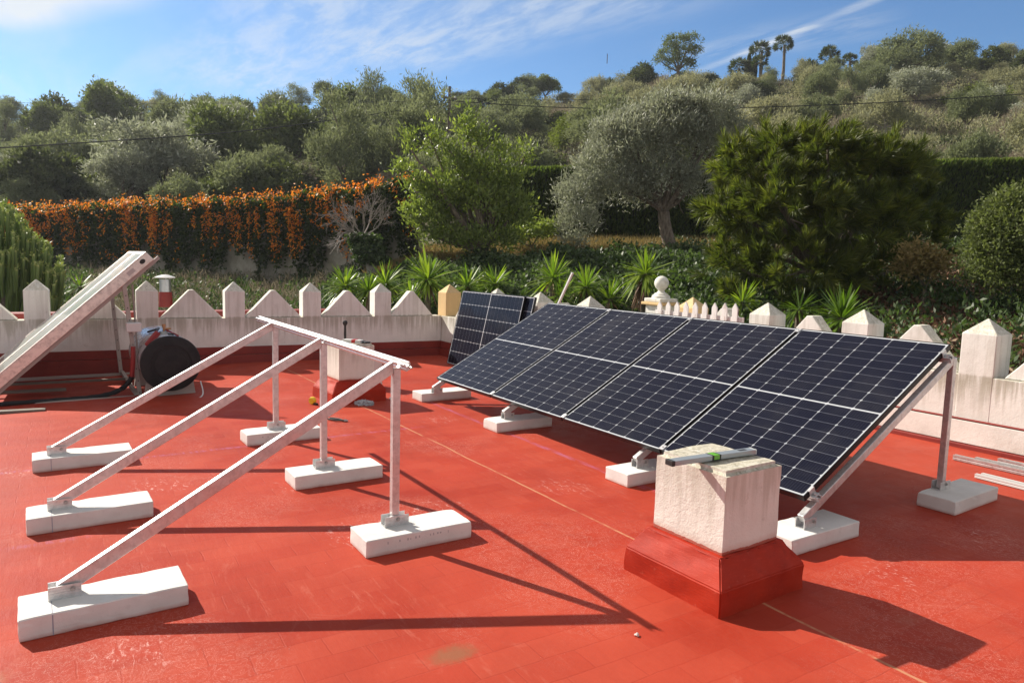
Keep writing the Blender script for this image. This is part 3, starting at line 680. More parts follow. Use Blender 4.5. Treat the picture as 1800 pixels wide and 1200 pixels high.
# ------------------------------------------------------------------ solar panels
PWID, PLEN, PTH = 1.134, 1.700, .035
def make_panel(name='solar_module'):
    """lies in local x (width) / y (length) with the glass facing +z at z=0"""
    root = bpy.data.objects.new(name, None); COL.objects.link(root)
    f = MB(); lip = .007
    def bar(x0, y0, x1, y1): f.box((x0, y0, -PTH), (x1, y1, 0.0015))
    bar(0, 0, PWID, lip); bar(0, PLEN - lip, PWID, PLEN); bar(0, lip, lip, PLEN - lip); bar(PWID - lip, lip, PWID, PLEN - lip)
    f.build('frame', M_frame, root, bevel=.0012, seg=1)
    MB().box((lip, lip, -.006), (PWID - lip, PLEN - lip, -.002)).build('backsheet', M_back, root)
    MB().box((lip + .001, lip + .001, -.012), (PWID - lip - .001, PLEN - lip - .001, -.0065)).build('underside', M_under, root)
    mx, my = .011, .013; gapx, gapy, mid = .0036, .0016, .014
    cw = (PWID - 2 * lip - 2 * mx - 5 * gapx) / 6; ch = (PLEN - 2 * lip - 2 * my - mid - 16 * gapy) / 18
    polys = []; c = .0085
    for i in range(6):
        for j in range(18):
            x0 = lip + mx + i * (cw + gapx); y0 = lip + my + j * ch + (j - (1 if j >= 9 else 0)) * gapy + (mid if j >= 9 else 0)
            x1, y1 = x0 + cw, y0 + ch
            if True:
                polys.append([(x0 + c, y0), (x1 - c, y0), (x1, y0 + c), (x1, y1 - c), (x1 - c, y1), (x0 + c, y1), (x0, y1 - c), (x0, y0 + c)])
    V = np.array([[(a, b, -.0012) for a, b in q] for q in polys]); npmesh('cells', V, 8, M_cell, root)
    return root
first = make_panel()
r1 = Matrix.Rotation(TILT, 4, 'X')
plabels = ['solar panel at the far end of the tilted row', 'solar panel second from the far end of the tilted row', 'solar panel in the tilted row, its low corner just behind the chimney', 'solar panel at the near end of the tilted row, half hidden by the chimney']
P0 = Vector((-7.009, 3.575, .272))
for k in range(4):
    o = first if k == 0 else copy_tree(first)
    o.matrix_world = Matrix.Translation(P0 + Vector((k * (PWID + .020), 0, 0))) @ r1
    tag(o, plabels[k], 'solar panel', 'solar panels on the tilted frame')
# two spare panels leaning on the far parapet, long side down
lean = math.radians(77)
def lean_panel(x0, y0, z0, label):
    o = copy_tree(first)
    # local y (length) -> +u ; local x (width) -> up
    up = Vector((0, math.cos(lean), math.sin(lean))); al = Vector((1, 0, 0)); nrm = al.cross(up)   # nrm faces -v
    m = Matrix(((up.x, al.x, 0, 0), (up.y, al.y, 0, 0), (up.z, al.z, 0, 0), (0, 0, 0, 1)))
    n3 = up.cross(al)
    al = -al; n3 = up.cross(al)
    m = Matrix(((up.x, al.x, n3.x, x0), (up.y, al.y, n3.y, y0), (up.z, al.z, n3.z, z0), (0, 0, 0, 1)))
    o.matrix_world = m; tag(o, label, 'solar panel', 'spare solar panels leaning on the wall')
    return o
lean_panel(-9.66 + PLEN, 5.10, 0.006, 'front spare solar panel leaning against the far corner parapet')
lean_panel(-9.48 + PLEN, 5.145, 0.006, 'rear spare solar panel leaning behind the other, only its edge showing')

# frame under the panels
fr2 = empty('mounting_frame', (-4.7, 4.2, 0), 'aluminium mounting frame carrying the tilted row of four solar panels', 'metal frame', 'mounting frames')
O = fr2.location
ct, st_ = math.cos(TILT), math.sin(TILT)
def onpanel(s, dn):      # s up the slope from the low edge of the glass, dn below it
    return (P0.y + s * ct + dn * st_, P0.z + s * st_ - dn * ct)
RS = .036
for sv in (.07, 1.60):
    y, z = onpanel(sv, PTH + RS + .0015)
    rail((-7.03 - O.x, y - O.y, z), 4.665, fr2, tilt=TILT, s=RS)
for q, u in enumerate((-7.17 + .13, -5.58, -3.78, -2.405)):
    y0, z0 = onpanel(-.075, PTH + RS + .003); y1, z1 = onpanel(1.665, PTH + RS + .003)
    rafter(u - O.x, y0 - O.y, z0, y1 - O.y, z1, fr2, w=.040, h=.050)
    MB().box((u - .020 - O.x, y1 - O.y + .002, BH + .012 if q == 3 else .012), (u + .020 - O.x, y1 - O.y + .046, z1 - .008)).build('post', M_alu, fr2, bevel=.003)
    bracket(u - O.x, 3.60 - O.y, BH, fr2, .11); bracket(u - O.x, y1 + .025 - O.y, BH if q == 3 else 0, fr2, .13, .2)
# clamps
def clamp(u, s, end=False):
    y, z = onpanel(s, 0); b = MB()
    m = Matrix.Translation((u - O.x, y - O.y, z)) @ Matrix.Rotation(TILT, 4, 'X')
    if end:
        b.box((-.010, -.024, .002), (.006, .024, .006), m); b.box((.004, -.024, -PTH - .002), (.008, .024, .006), m); b.box((.008, -.024, -PTH - .002), (.034, .024, -PTH + .003), m)
        b.lathe([(.008, -PTH), (.008, -PTH + .012), (.001, -PTH + .012)], 8, m @ Matrix.Translation((.020, 0, 0)))
    else:
        b.box((-.021, -.024, .0025), (.021, .024, .0065), m); b.lathe([(.006, .006), (.006, .011), (.001, .011)], 8, m)
    b.build('clamp', M_alu, fr2)
for k in range(1, 4):
    for s in (.03, 1.665): clamp(-7.009 + k * (PWID + .02) - .010, s)
for s in (.07, 1.60):
    clamp(-7.009 + 4 * PWID + 3 * .02, s, True)

# ------------------------------------------------------------------ spirit level
lv = empty('spirit_level', (-2.30, 2.67, .634), 'grey aluminium spirit level with a green vial lying on the chimney top', 'spirit level', rz=math.radians(86))
b = MB(); b.box((-.262, -.024, .002), (.262, .024, .026)); b.build('body', pbr('level_grey_alu', (.36, .40, .43), .4, .5), lv, bevel=.002)
MB().box((-.280, -.0255, .001), (-.262, .0255, .027)).build('end_cap', M_black, lv, bevel=.002)
MB().box((.262, -.0255, .001), (.266, .0255, .027)).build('end_cap', M_pale, lv, bevel=.002)
o = MB().box((-.030, -.0255, .001), (.026, .0245, .0272)).build('vial_holder', M_black, lv, bevel=.001)
MB().box((-.020, -.0265, .005), (.016, .0235, .0282)).build('vial', M_vial, o, bevel=.002)
MB().box((.165, -.010, .0255), (.215, .010, .0268)).build('hand_hole', M_black, lv, bevel=.0005)

# ------------------------------------------------------------------ solar water heater
col_ = empty('solar_collector', (-9.8, .2, 0), 'large flat solar water collector tilted on a steel stand beside the parapet', 'solar collector')
O = col_.location
ca = math.radians(43); hi = Vector((0, .935, 1.562)); dn = Vector((0, -math.cos(ca), -math.sin(ca))); nn_ = Vector((0, -math.sin(ca), math.cos(ca)))
# top edge of the glass side is at hi, the box hangs .115 below it
m = Matrix(((1, dn.x, nn_.x, -O.x), (0, dn.y, nn_.y, hi.y - O.y), (0, dn.z, nn_.z, hi.z), (0, 0, 0, 1)))
TH = .115
b = MB()
for x0 in (-10.82, -9.85):
    b.box((x0, 0, -TH), (x0 + .95, 2.05, -.012), m)
b.build('collector_box', M_collf, col_, bevel=.004)
for x0 in (-10.82, -9.85):
    MB().box((x0 + .035, .035, -.011), (x0 + .915, 2.015, -.006), m).build('glass', M_glassc, col_)
    fb = MB()
    for q in ((x0, 0, x0 + .035, 2.05), (x0 + .915, 0, x0 + .95, 2.05), (x0 + .035, 0, x0 + .915, .035), (x0 + .035, 2.015, x0 + .915, 2.05)): fb.box((q[0], q[1], -.0115), (q[2], q[3], .002), m)
    fb.build('glass_frame', M_collf, col_, bevel=.002)
k = MB(); mm = m @ Matrix.Translation((-8.9, .10, -.055)) @ Matrix.Rotation(math.pi / 2, 4, 'Y')
k.lathe([(.024, -.002), (.024, .006), (.017, .006), (.017, .002), (.001, .002)], 14, mm @ Matrix.Scale(1.35, 4, (0, 1, 0))); k.build('pipe_port', M_black, col_)
MB().box((-8.9 - .0005, .22, -.085), (-8.8992, .31, -.04), m).build('rating_plate', pbr('grey_sticker', (.45, .43, .42), .5), col_)
# angle iron under the box and the stand
for uu in (-8.93, -10.78):
    MB().box((uu - .004, -.06, -TH - .038), (uu, 2.1, -TH), m).box((uu - .035, -.06, -TH - .004), (uu - .004, 2.1, -TH), m).build('support_angle', M_perf, col_)
def leg(u, v0, z0, v1, z1, name='stand_leg'):
    mb = MB(); w_ = .022
    mb.add([(u - w_ - O.x, v0 - w_ - O.y, z0), (u + w_ - O.x, v0 - w_ - O.y, z0), (u + w_ - O.x, v0 + w_ - O.y, z0), (u - w_ - O.x, v0 + w_ - O.y, z0),
            (u - w_ - O.x, v1 - w_ - O.y, z1), (u + w_ - O.x, v1 - w_ - O.y, z1), (u + w_ - O.x, v1 + w_ - O.y, z1), (u - w_ - O.x, v1 + w_ - O.y, z1)], [(3, 2, 1, 0), (4, 5, 6, 7), (0, 1, 5, 4), (1, 2, 6, 5), (2, 3, 7, 6), (3, 0, 4, 7)])
    lo = mb.build(name, M_perf, col_, bevel=.002); h_ = MB()
    for q in range(9):
        f_ = .06 + q * .105; y = v0 + (v1 - v0) * f_; z = z0 + (z1 - z0) * f_
        h_.box((u + w_ - O.x, y - .005 - O.y, z), (u + w_ + .001 - O.x, y + .005 - O.y, z + .013))
    h_.build('hole_pattern', M_black, lo)
leg(-8.93, .845, -.09, .715, 1.20); leg(-10.78, .80, -.1, .70, 1.20)
leg(-8.93, -.55, -.09, -.55, .06); leg(-10.78, -.55, -.1, -.55, .06)
MB().box((-8.955 - O.x, -.6 - O.y, -.075), (-8.905 - O.x, .9 - O.y, -.04)).build('base_rail', M_perf, col_, bevel=.002)
MB().box((-10.805 - O.x, -.6 - O.y, -.085), (-10.755 - O.x, .9 - O.y, -.05)).build('base_rail', M_perf, col_, bevel=.002)
MB().box((-10.78 - O.x, .79 - O.y, -.06), (-8.96 - O.x, .83 - O.y, -.02)).build('cross_rail', M_perf, col_, bevel=.002)
MB().box((-8.90 - O.x, .715 - O.y, .685), (-8.80 - O.x, .865 - O.y, .785)).build('junction_box', M_pale, col_, bevel=.008)
tk = empty('hot_water_tank', (-8.62, 1.125, .345), 'white cylindrical hot water tank with a black end lying behind the collector', 'water tank')
my = Matrix.Rotation(-math.pi / 2, 4, 'Y')
R_ = .298
MB().lathe([(R_ - .012, -.02), (R_, .0), (R_, 1.35), (R_ - .02, 1.37), (.01, 1.39)], 56, my).build('shell', M_tankw, tk, smooth=True)
MB().lathe([(R_ + .006, .05), (R_ + .010, .0), (R_ + .004, -.018), (R_ - .03, -.026), (.205, -.032), (.198, -.024), (.172, -.024), (.166, -.034), (.01, -.044)], 64, my).build('end_cap', M_disc, tk, smooth=True)
MB().lathe([(.055, 0), (.05, .03), (.01, .035)], 18, Matrix.Translation((-.35, -.02, R_ - .004))).build('top_flange', M_steel, tk, smooth=True)
k = MB(); k.tube([(-.35, -.02, R_ + .02), (-.35, -.02, R_ + .085)], .013, 10); k.tube([(-.35, -.02, R_ + .055), (-.35, .05, R_ + .055)], .011, 8); k.tube([(-.35, -.02, R_ + .075), (-.35, -.02, R_ + .11)], .020, 10); k.build('relief_valve', M_brass, tk, smooth=True)
k = MB(); k.tube([(-.2, -.16, R_ * .87), (-.35, -.10, R_ + .03), (-.55, -.05, R_ + .04), (-.75, -.14, R_ * .95)], .013, 8); k.build('cable', M_black, tk, smooth=True)
k = MB(); k.tube([(-.15, .1, R_ * .97), (-.35, .0, R_ + .045), (-.6, .08, R_ + .03)], .010, 8); k.build('cable', M_redplastic, tk, smooth=True)
k = MB(); k.box((-.02, -.10, -.035), (.02, .10, .035)); q = k.build('red_pipe_sleeve', M_redplastic, tk, bevel=.02); q.location = (-.12, -.165, .265); q.rotation_euler = (.85, 0, .3)
k = MB(); k.box((-.02, -.03, 0), (.02, .03, .02)); q = k.build('lift_handle', M_black, tk, bevel=.004); q.location = (-.2, .03, R_ - .004)
for s in (-.15, -1.15):
    k = MB(); k.prism([(-.27, -.42), (.27, -.42), (.24, -.22), (.13, -.272), (0, -.299), (-.13, -.272), (-.24, -.22)], 0, .045, Matrix.Translation((s, 0, 0)) @ Matrix(((0, 0, 1, 0), (1, 0, 0, 0), (0, 1, 0, 0), (0, 0, 0, 1)))).build('cradle', M_perf, tk)
# pipe from the tank down and along the roof
hp = [Vector(q) for q in ((-8.86, .78, .52), (-8.86, .77, .30), (-8.88, .74, .14), (-8.95, .62, .02), (-9.0, .42, -.035), (-8.98, .1, -.042), (-8.90, -.3, -.03), (-8.85, -.75, -.02), (-8.9, -1.5, -.01))]
def smoothpts(P, n=6):
    out = []
    for i in range(len(P) - 1):
        p0 = P[max(i - 1, 0)]; p1 = P[i]; p2 = P[i + 1]; p3 = P[min(i + 2, len(P) - 1)]
        for k in range(n):
            s = k / n; out.append(.5 * ((2 * p1) + (p2 - p0) * s + (2 * p0 - 5 * p1 + 4 * p2 - p3) * s * s + (3 * p1 - p0 - 3 * p2 + p3) * s ** 3))
    return out + [P[-1]]
sp = smoothpts(hp, 6)
rd = [.026 + .003 * math.sin(i * 2.1) for i in range(len(sp))]
hose = empty('insulated_pipe', (-8.9, .3, 0), 'black foam covered pipe curving down from the tank and along the roof', 'pipe')
HO = hose.location
k = MB(); k.tube([p - HO for p in sp[10:]], rd[10:], 12); k.build('foam_sleeve', M_rubber, hose, smooth=True)
k = MB(); k.tube([p - HO for p in sp[:11]], [.024] * 11, 12); k.build('red_sleeve', M_redplastic, hose, smooth=True)
k = MB(); k.tube(smoothpts([Vector(q) for q in ((-8.7, .55, -.05), (-8.55, .8, -.07), (-8.45, 1.0, -.055), (-8.35, 1.2, -.045), (-8.4, 1.4, .0), (-8.65, 1.43, .12))], 8), .007, 8)
tag(k.build('cable', M_pale, smooth=True), 'thin white cable looping on the roof under the tank', 'cable')
k = MB(); k.tube([(-9.0, .85, .02), (-9.02, .83, .6), (-8.98, .80, 1.2)], .010, 8); tag(k.build('conduit', M_perf, smooth=True), 'thin grey conduit rising beside the collector leg', 'conduit')
for (a, bb, w_, lab) in (((-9.6, -1.8, -.02), (-9.62, .15, -.055), .10, 'dark weathered plank lying nearest the collector on the roof'),
                         ((-9.95, -1.9, .0), (-10.15, 1.35, -.06), .05, 'long thin weathered plank lying along the parapet under the collector'),
                         ((-8.35, -1.6, .0), (-8.32, -.05, -.03), .09, 'short weathered plank lying in the collector shade next to the black pipe')):
    a = Vector(a); bb = Vector(bb); L = (bb - a).length
    mb = MB().box((0, -w_ / 2, -.012), (L, w_ / 2, .014)); o = mb.build('plank', M_oldwood, None, bevel=.003); o.location = a + Vector((0, 0, .018))
    o.rotation_euler = (bb - a).to_track_quat('X', 'Z').to_euler(); tag(o, lab, 'plank')

# ------------------------------------------------------------------ loose rails by the right parapet
rl = [((-2.93, 6.385, .0), 0.5, .042, 'longest loose aluminium rail beside the right parapet, nearest its foot'),
      ((-2.80, 6.47, .0), 0.5, .040, 'loose aluminium rail lying between two others below the right parapet'),
      ((-2.69, 6.62, .0), -1.0, .040, 'loose aluminium rail lying closest to the right parapet'),
      ((-2.555, 6.03, .0), -2.0, .030, 'upper one of the two thin pale rails lying apart on the roof'),
      ((-2.57, 5.965, .0), -2.0, .030, 'lower one of the two thin pale rails lying apart on the roof')]
for p, a, s, lab in rl:
    o = rail((0, 0, 0), 3.6, None, s=s, name='loose_rail', mat=M_alu if s > .035 else M_pale); o.location = Vector(p) + Vector((0, 0, .005)); o.rotation_euler = (0, 0, math.radians(a)); tag(o, lab, 'metal rail', 'loose rails on the roof')

# ------------------------------------------------------------------ gate, ball pillar, leaning pole
pf = empty('picket_gate', (-6.15, 6.62, 0), 'white picket gate with peeling paint between the parapet ends', 'gate')
for k in range(9):
    u = -6.72 + k * .151 - (-6.15); w_ = .038; zt = 1.105 + .006 * k; 
    MB().prism([(-w_, .30), (w_, .30), (w_, zt - .05), (0, zt + .01), (-w_, zt - .05)], -.009, .009, Matrix(((1, 0, 0, u), (0, 0, 1, 0), (0, 1, 0, 0), (0, 0, 0, 1)))).build('picket', M_whitep, pf, bevel=.002)
for z_ in (.48, .94): MB().box((-.66, .010, z_), (.70, .030, z_ + .06)).build('cross_rail', M_whitep, pf)
for x_ in (-.60, .66): MB().box((x_, .031, 0), (x_ + .05, .075, 1.0)).build('gate_post', M_whitep, pf)
gp = empty('ball_pillar', (-7.60, 7.5, 0), 'white masonry pillar topped by a stone ball behind the picket gate', 'pillar')
MB().box((-.15, -.15, -1.6), (.15, .15, 1.00)).build('pillar_body', M_wallR, gp, bevel=.006)
MB().box((-.20, -.20, 1.003), (.20, .20, 1.045)).build('cream_moulding', M_cream, gp, bevel=.01)
MB().box((-.17, -.17, 1.047), (.17, .17, 1.10)).build('cap_stone', M_stone, gp, bevel=.01)
pr = [(.135, 1.10), (.13, 1.135), (.105, 1.15), (.10, 1.165), (.06, 1.185), (.045, 1.205), (.05, 1.222)]
for k in range(1, 12):
    a = -math.pi / 2 + .5 + (math.pi - .5) * k / 11.001; pr.append((.105 * math.cos(a), 1.318 + .105 * math.sin(a)))
MB().lathe(pr, 28).build('ball_finial', M_stone, gp, smooth=True)
q = MB(); q.box((-7.70, 5.23, -.02), (-7.66, 5.27, .0)); 
b = MB(); b.tube([(-7.72, 5.20, .0), (-6.943, 5.36, 1.452)], .017, 4)
tag(b.build('leaning_pole', M_pale), 'pale square stick leaning on the parapet behind the panel row', 'pole')

# ------------------------------------------------------------------ small things
O = Vector((-7.62, 2.80, .628))
h = empty('hammer', O + Vector((-.19, .02, 0)), 'black club hammer standing on end on the far chimney', 'hammer')
MB().lathe([(.013, .0), (.015, .08), (.012, .15), (.015, .185)], 12).build('handle', M_black, h, smooth=True)
MB().lathe([(.008, .168), (.022, .176), (.029, .198), (.022, .220), (.008, .228)], 14).build('knob', M_black, h, smooth=True)
bx = empty('sealant_packet', O + Vector((.06, .02, 0)), 'small white and red packet lying on the far chimney', 'packet', rz=.75)
MB().box((-.11, -.04, 0), (.11, .04, .035)).build('packet_body', M_pale, bx, bevel=.004)
MB().box((.0, -.0412, .002), (.045, .0412, .0362)).build('red_band', pbr('red_print', (.5, .02, .02), .4), bx)
q = MB(); q.box((-.09, -.035, 0), (.09, .035, .018)); o = q.build('tool_case', M_black, None, bevel=.004); o.location = O + Vector((.10, .12, 0)); o.rotation_euler = (0, 0, .3); tag(o, 'flat black tool case lying beside the packet on the far chimney', 'case')
q = MB().box((-.15, -.1225, 0), (.15, .1225, .40)); o = q.build('upright_block', M_block, None, bevel=.006); o.location = (-8.25, 3.25, 0); o.rotation_euler = (0, 0, .55)
tag(o, 'pale concrete block standing on end behind the far chimney', 'concrete block')
# yellow tape measure, plastic bag, cutters, debris
tm = empty('tape_measure', (-7.44, 2.33, 0), 'yellow tape measure lying on the roof left of the far chimney', 'tape measure', rz=.4)
mk = Matrix.Rotation(math.pi / 2, 4, 'X')
MB().lathe([(.012, -.022), (.036, -.022), (.040, -.015), (.040, .015), (.036, .022), (.012, .022)], 18, Matrix.Translation((0, 0, .040)) @ mk).build('case', M_yellow, tm, smooth=True)
MB().box((.02, -.014, .001), (.075, .014, .022)).build('tape_hook', M_black, tm, bevel=.003)
bm = bmesh.new(); bmesh.ops.create_icosphere(bm, subdivisions=4, radius=1)
for v in bm.verts:
    q = v.co; n_ = .22 * math.sin(q.x * 9 + 3 * q.y) * math.sin(q.y * 11 + q.z * 5) + .16 * math.sin(q.x * 23 + q.z * 17) * math.sin(q.y * 19)
    v.co = Vector((q.x * .10, q.y * .065, max(q.z, -.1) * .042)) * (1 + n_)
zmin = min(v.co.z for v in bm.verts)
for v in bm.verts: v.co.z -= zmin
me = bpy.data.meshes.new('plastic_bag'); bm.to_mesh(me); bm.free(); o = link('plastic_bag', me, M_bag); o.location = (-7.08, 2.42, 0); o.rotation_euler = (0, 0, .9)
o.location = Vector((-7.0, 2.72, 0)); o.location = (-6.95, 2.38, 0) if False else (-7.06, 2.36, 0)
gq = EYE + ray(640, 711) * (-EYE.z / ray(640, 711).z); o.location = (gq.x, gq.y, .001)
tag(o, 'crumpled clear plastic bag lying in front of the far chimney', 'plastic bag')
def gpt(px, py, z=0.):
    r_ = ray(px, py); q = EYE + r_ * ((z - EYE.z) / r_.z); return Vector((q.x, q.y, z))
pl = empty('pliers', gpt(600, 741), 'black cutting pliers lying on the red roof behind the middle post', 'pliers')
a0 = gpt(578, 737) - pl.location; a1 = gpt(612, 741) - pl.location; d_ = (a1 - a0).normalized(); n_ = Vector((-d_.y, d_.x, 0))
for s in (-1, 1):
    k = MB(); k.tube([a1 * .4 + Vector((0, 0, .012)), a0 * .3 + n_ * .03 * s + Vector((0, 0, .014)), a0 + n_ * .022 * s + Vector((0, 0, .012))], [.007, .009, .008], 8); k.build('handle', M_black, pl, smooth=True)
k = MB(); k.tube([a1 * .4 + Vector((0, 0, .012)), a1 + Vector((0, 0, .010))], [.016, .006], 8); k.build('jaw', M_steel, pl, smooth=True)
for (px, py, s, lab) in ((1119, 1117, .010, 'small white chip of rubble on the red roof in the foreground'), (688, 702, .022, 'small white scrap lying beside the far chimney base')):
    bm = bmesh.new(); bmesh.ops.create_icosphere(bm, subdivisions=2, radius=s)
    for v in bm.verts: v.co *= 1 + .35 * math.sin(v.co.x * 300 + v.co.y * 210 + v.co.z * 170); v.co.z *= .6
    zm = min(v.co.z for v in bm.verts)
    for v in bm.verts: v.co.z -= zm
    me = bpy.data.meshes.new('rubble_chip'); bm.to_mesh(me); bm.free(); o = link('rubble_chip', me, M_block); o.location = gpt(px, py); tag(o, lab, 'debris')

# neighbour's low red parapet with a flue
o = MB().box((-12.9, -.6, -1.6), (-12.55, 4.6, .63)).build('red_parapet', M_reddk, None, bevel=.01); tag(o, 'low dark red parapet beyond the far left wall', 'wall')
fl = empty('flue_pipe', (-12.7, 1.60, .70), 'zinc flue pipe with white cap on a red stub beyond the wall', 'flue')
MB().lathe([(.105, 0), (.10, .22), (.095, .24)], 20).build('red_stub', M_reddk, fl, smooth=True)
MB().lathe([(.088, .241), (.088, .44)], 20).build('pipe', M_flue, fl, smooth=True)
MB().lathe([(.15, .46), (.155, .475), (.05, .51), (.01, .515)], 20).build('cap', M_pale, fl, smooth=True)
for k in range(3):
    a = k * 2.09; MB().box((.085 * math.cos(a) - .006, .085 * math.sin(a) - .006, .42), (.085 * math.cos(a) + .006, .085 * math.sin(a) + .006, .462)).build('cap_stay', M_flue, fl)

# ================================================================== vegetation
def unit(a): return a / np.maximum(np.linalg.norm(a, axis=-1, keepdims=True), 1e-9)
def rnd_dir(n): return unit(rng.normal(size=(n, 3)))
def leafquads(P, D, L, Wd, N=None):
    """rhombic leaves: base P, direction D, length L, width Wd"""
    n = len(P); L = np.broadcast_to(L, n)[:, None]; Wd = np.broadcast_to(Wd, n)[:, None]
    if N is None: N = rnd_dir(n)
    S = unit(np.cross(D, N))
    up = np.cross(S, D)
    m = P + D * L * .45 + up * L * .06
    return np.stack([P, m + S * Wd * .5, P + D * L, m - S * Wd * .5], 1)
def blades(P, D, L, Wd, droop, seg=3, side=None):
    """long arching blades; returns quads"""
    n = len(P); L = np.broadcast_to(L, n)[:, None]; Wd = np.broadcast_to(Wd, n)[:, None]; droop = np.broadcast_to(droop, n)[:, None]
    S = unit(np.cross(D, np.array([0, 0, 1.]) + .15 * rng.normal(size=(n, 3)))) if side is None else side
    pts = [P + D * L * s + np.array([0, 0, -1.]) * droop * L * s * s for s in np.linspace(0, 1, seg + 1)]
    ws = [Wd * (0.55 + 1.0 * s) * (1 if s < .5 else max(0.02, (1 - s) / .5)) for s in np.linspace(0, 1, seg + 1)]
    out = []
    for i in range(seg): out.append(np.stack([pts[i] - S * ws[i] * .5, pts[i] + S * ws[i] * .5, pts[i + 1] + S * ws[i + 1] * .5, pts[i + 1] - S * ws[i + 1] * .5], 1))
    return np.concatenate(out, 0)
def crown_points(lobes, nclus, per, spread, shell=(.55, 1.0), gap=.0):
    """lobes: (x,y,z,rx,ry,rz). returns leaf base points, outward directions, cluster id"""
    lob = np.array(lobes, float); w_ = (lob[:, 3] * lob[:, 4] + lob[:, 4] * lob[:, 5] + lob[:, 3] * lob[:, 5]); w_ /= w_.sum()
    idx = rng.choice(len(lob), nclus, p=w_); d_ = rnd_dir(nclus); d_[:, 2] = np.where(d_[:, 2] < -.35, -d_[:, 2] * .5, d_[:, 2]); d_ = unit(d_)
    r = shell[0] + (shell[1] - shell[0]) * rng.random(nclus) ** .6
    C = lob[idx, :3] + d_ * lob[idx, 3:] * r[:, None]
    k = np.repeat(np.arange(nclus), per); P = C[k] + rng.normal(size=(len(k), 3)) * spread * (.6 + .8 * rng.random(nclus))[k][:, None]
    return P, d_[k], k, C
def crown_mesh(name, lobes, nclus, per, spread, L, Wd, mat, parent=None, shell=(.55, 1.), up=.4, outw=.8, rnd=.9, extra=None):
    P, O_, k, C = crown_points(lobes, nclus, per, spread, shell)
    n = len(P); D = unit(O_ * outw + np.array([0, 0, up]) + rng.normal(size=(n, 3)) * rnd)
    cl = rng.random(nclus)
    var = np.clip(.25 + .5 * rng.random(n) + .35 * (cl[k] - .5), 0, 1)
    V = leafquads(P, D, L * (.7 + .6 * rng.random(n)), Wd * (.7 + .6 * rng.random(n)))
    o = npmesh(name, V, 4, mat, parent, var)
    return o, C
def limb(mb, a, b, r0, r1, wob=.12, n=6, sides=7):
    a = Vector(a); b = Vector(b); L = (b - a).length; pts = []; rs = []
    o1 = Vector(np.clip(rng.normal(size=3), -1.3, 1.3)) * wob * L * .5
    for i in range(n + 1):
        s = i / n; pts.append(a.lerp(b, s) + o1 * math.sin(math.pi * s) + Vector(rng.normal(size=3)) * wob * L * .08 * (0 < i < n)); rs.append(r0 + (r1 - r0) * s)
    mb.tube(pts, rs, sides, cap=True); return pts
def trunk_mesh(parent, base, fork, targets, r0, r1, mat=None, name='trunk', twigs=0, wob=.15):
    mb = MB(); limb(mb, base, fork, r0, r0 * .75, wob * .5, 6, 9)
    for tg in targets:
        pts = limb(mb, fork, tg, r1, r1 * .3, wob, 6, 6)
        for q in range(twigs):
            s = pts[random.randint(2, len(pts) - 1)]; e_ = s + Vector(np.clip(rng.normal(size=3), -1.2, 1.2)) * min((Vector(tg) - Vector(fork)).length, 2.) * .25
            limb(mb, s, e_, r1 * .25, r1 * .08, wob, 3, 4)
    return mb.build(name, mat or M_bark, parent, smooth=True)

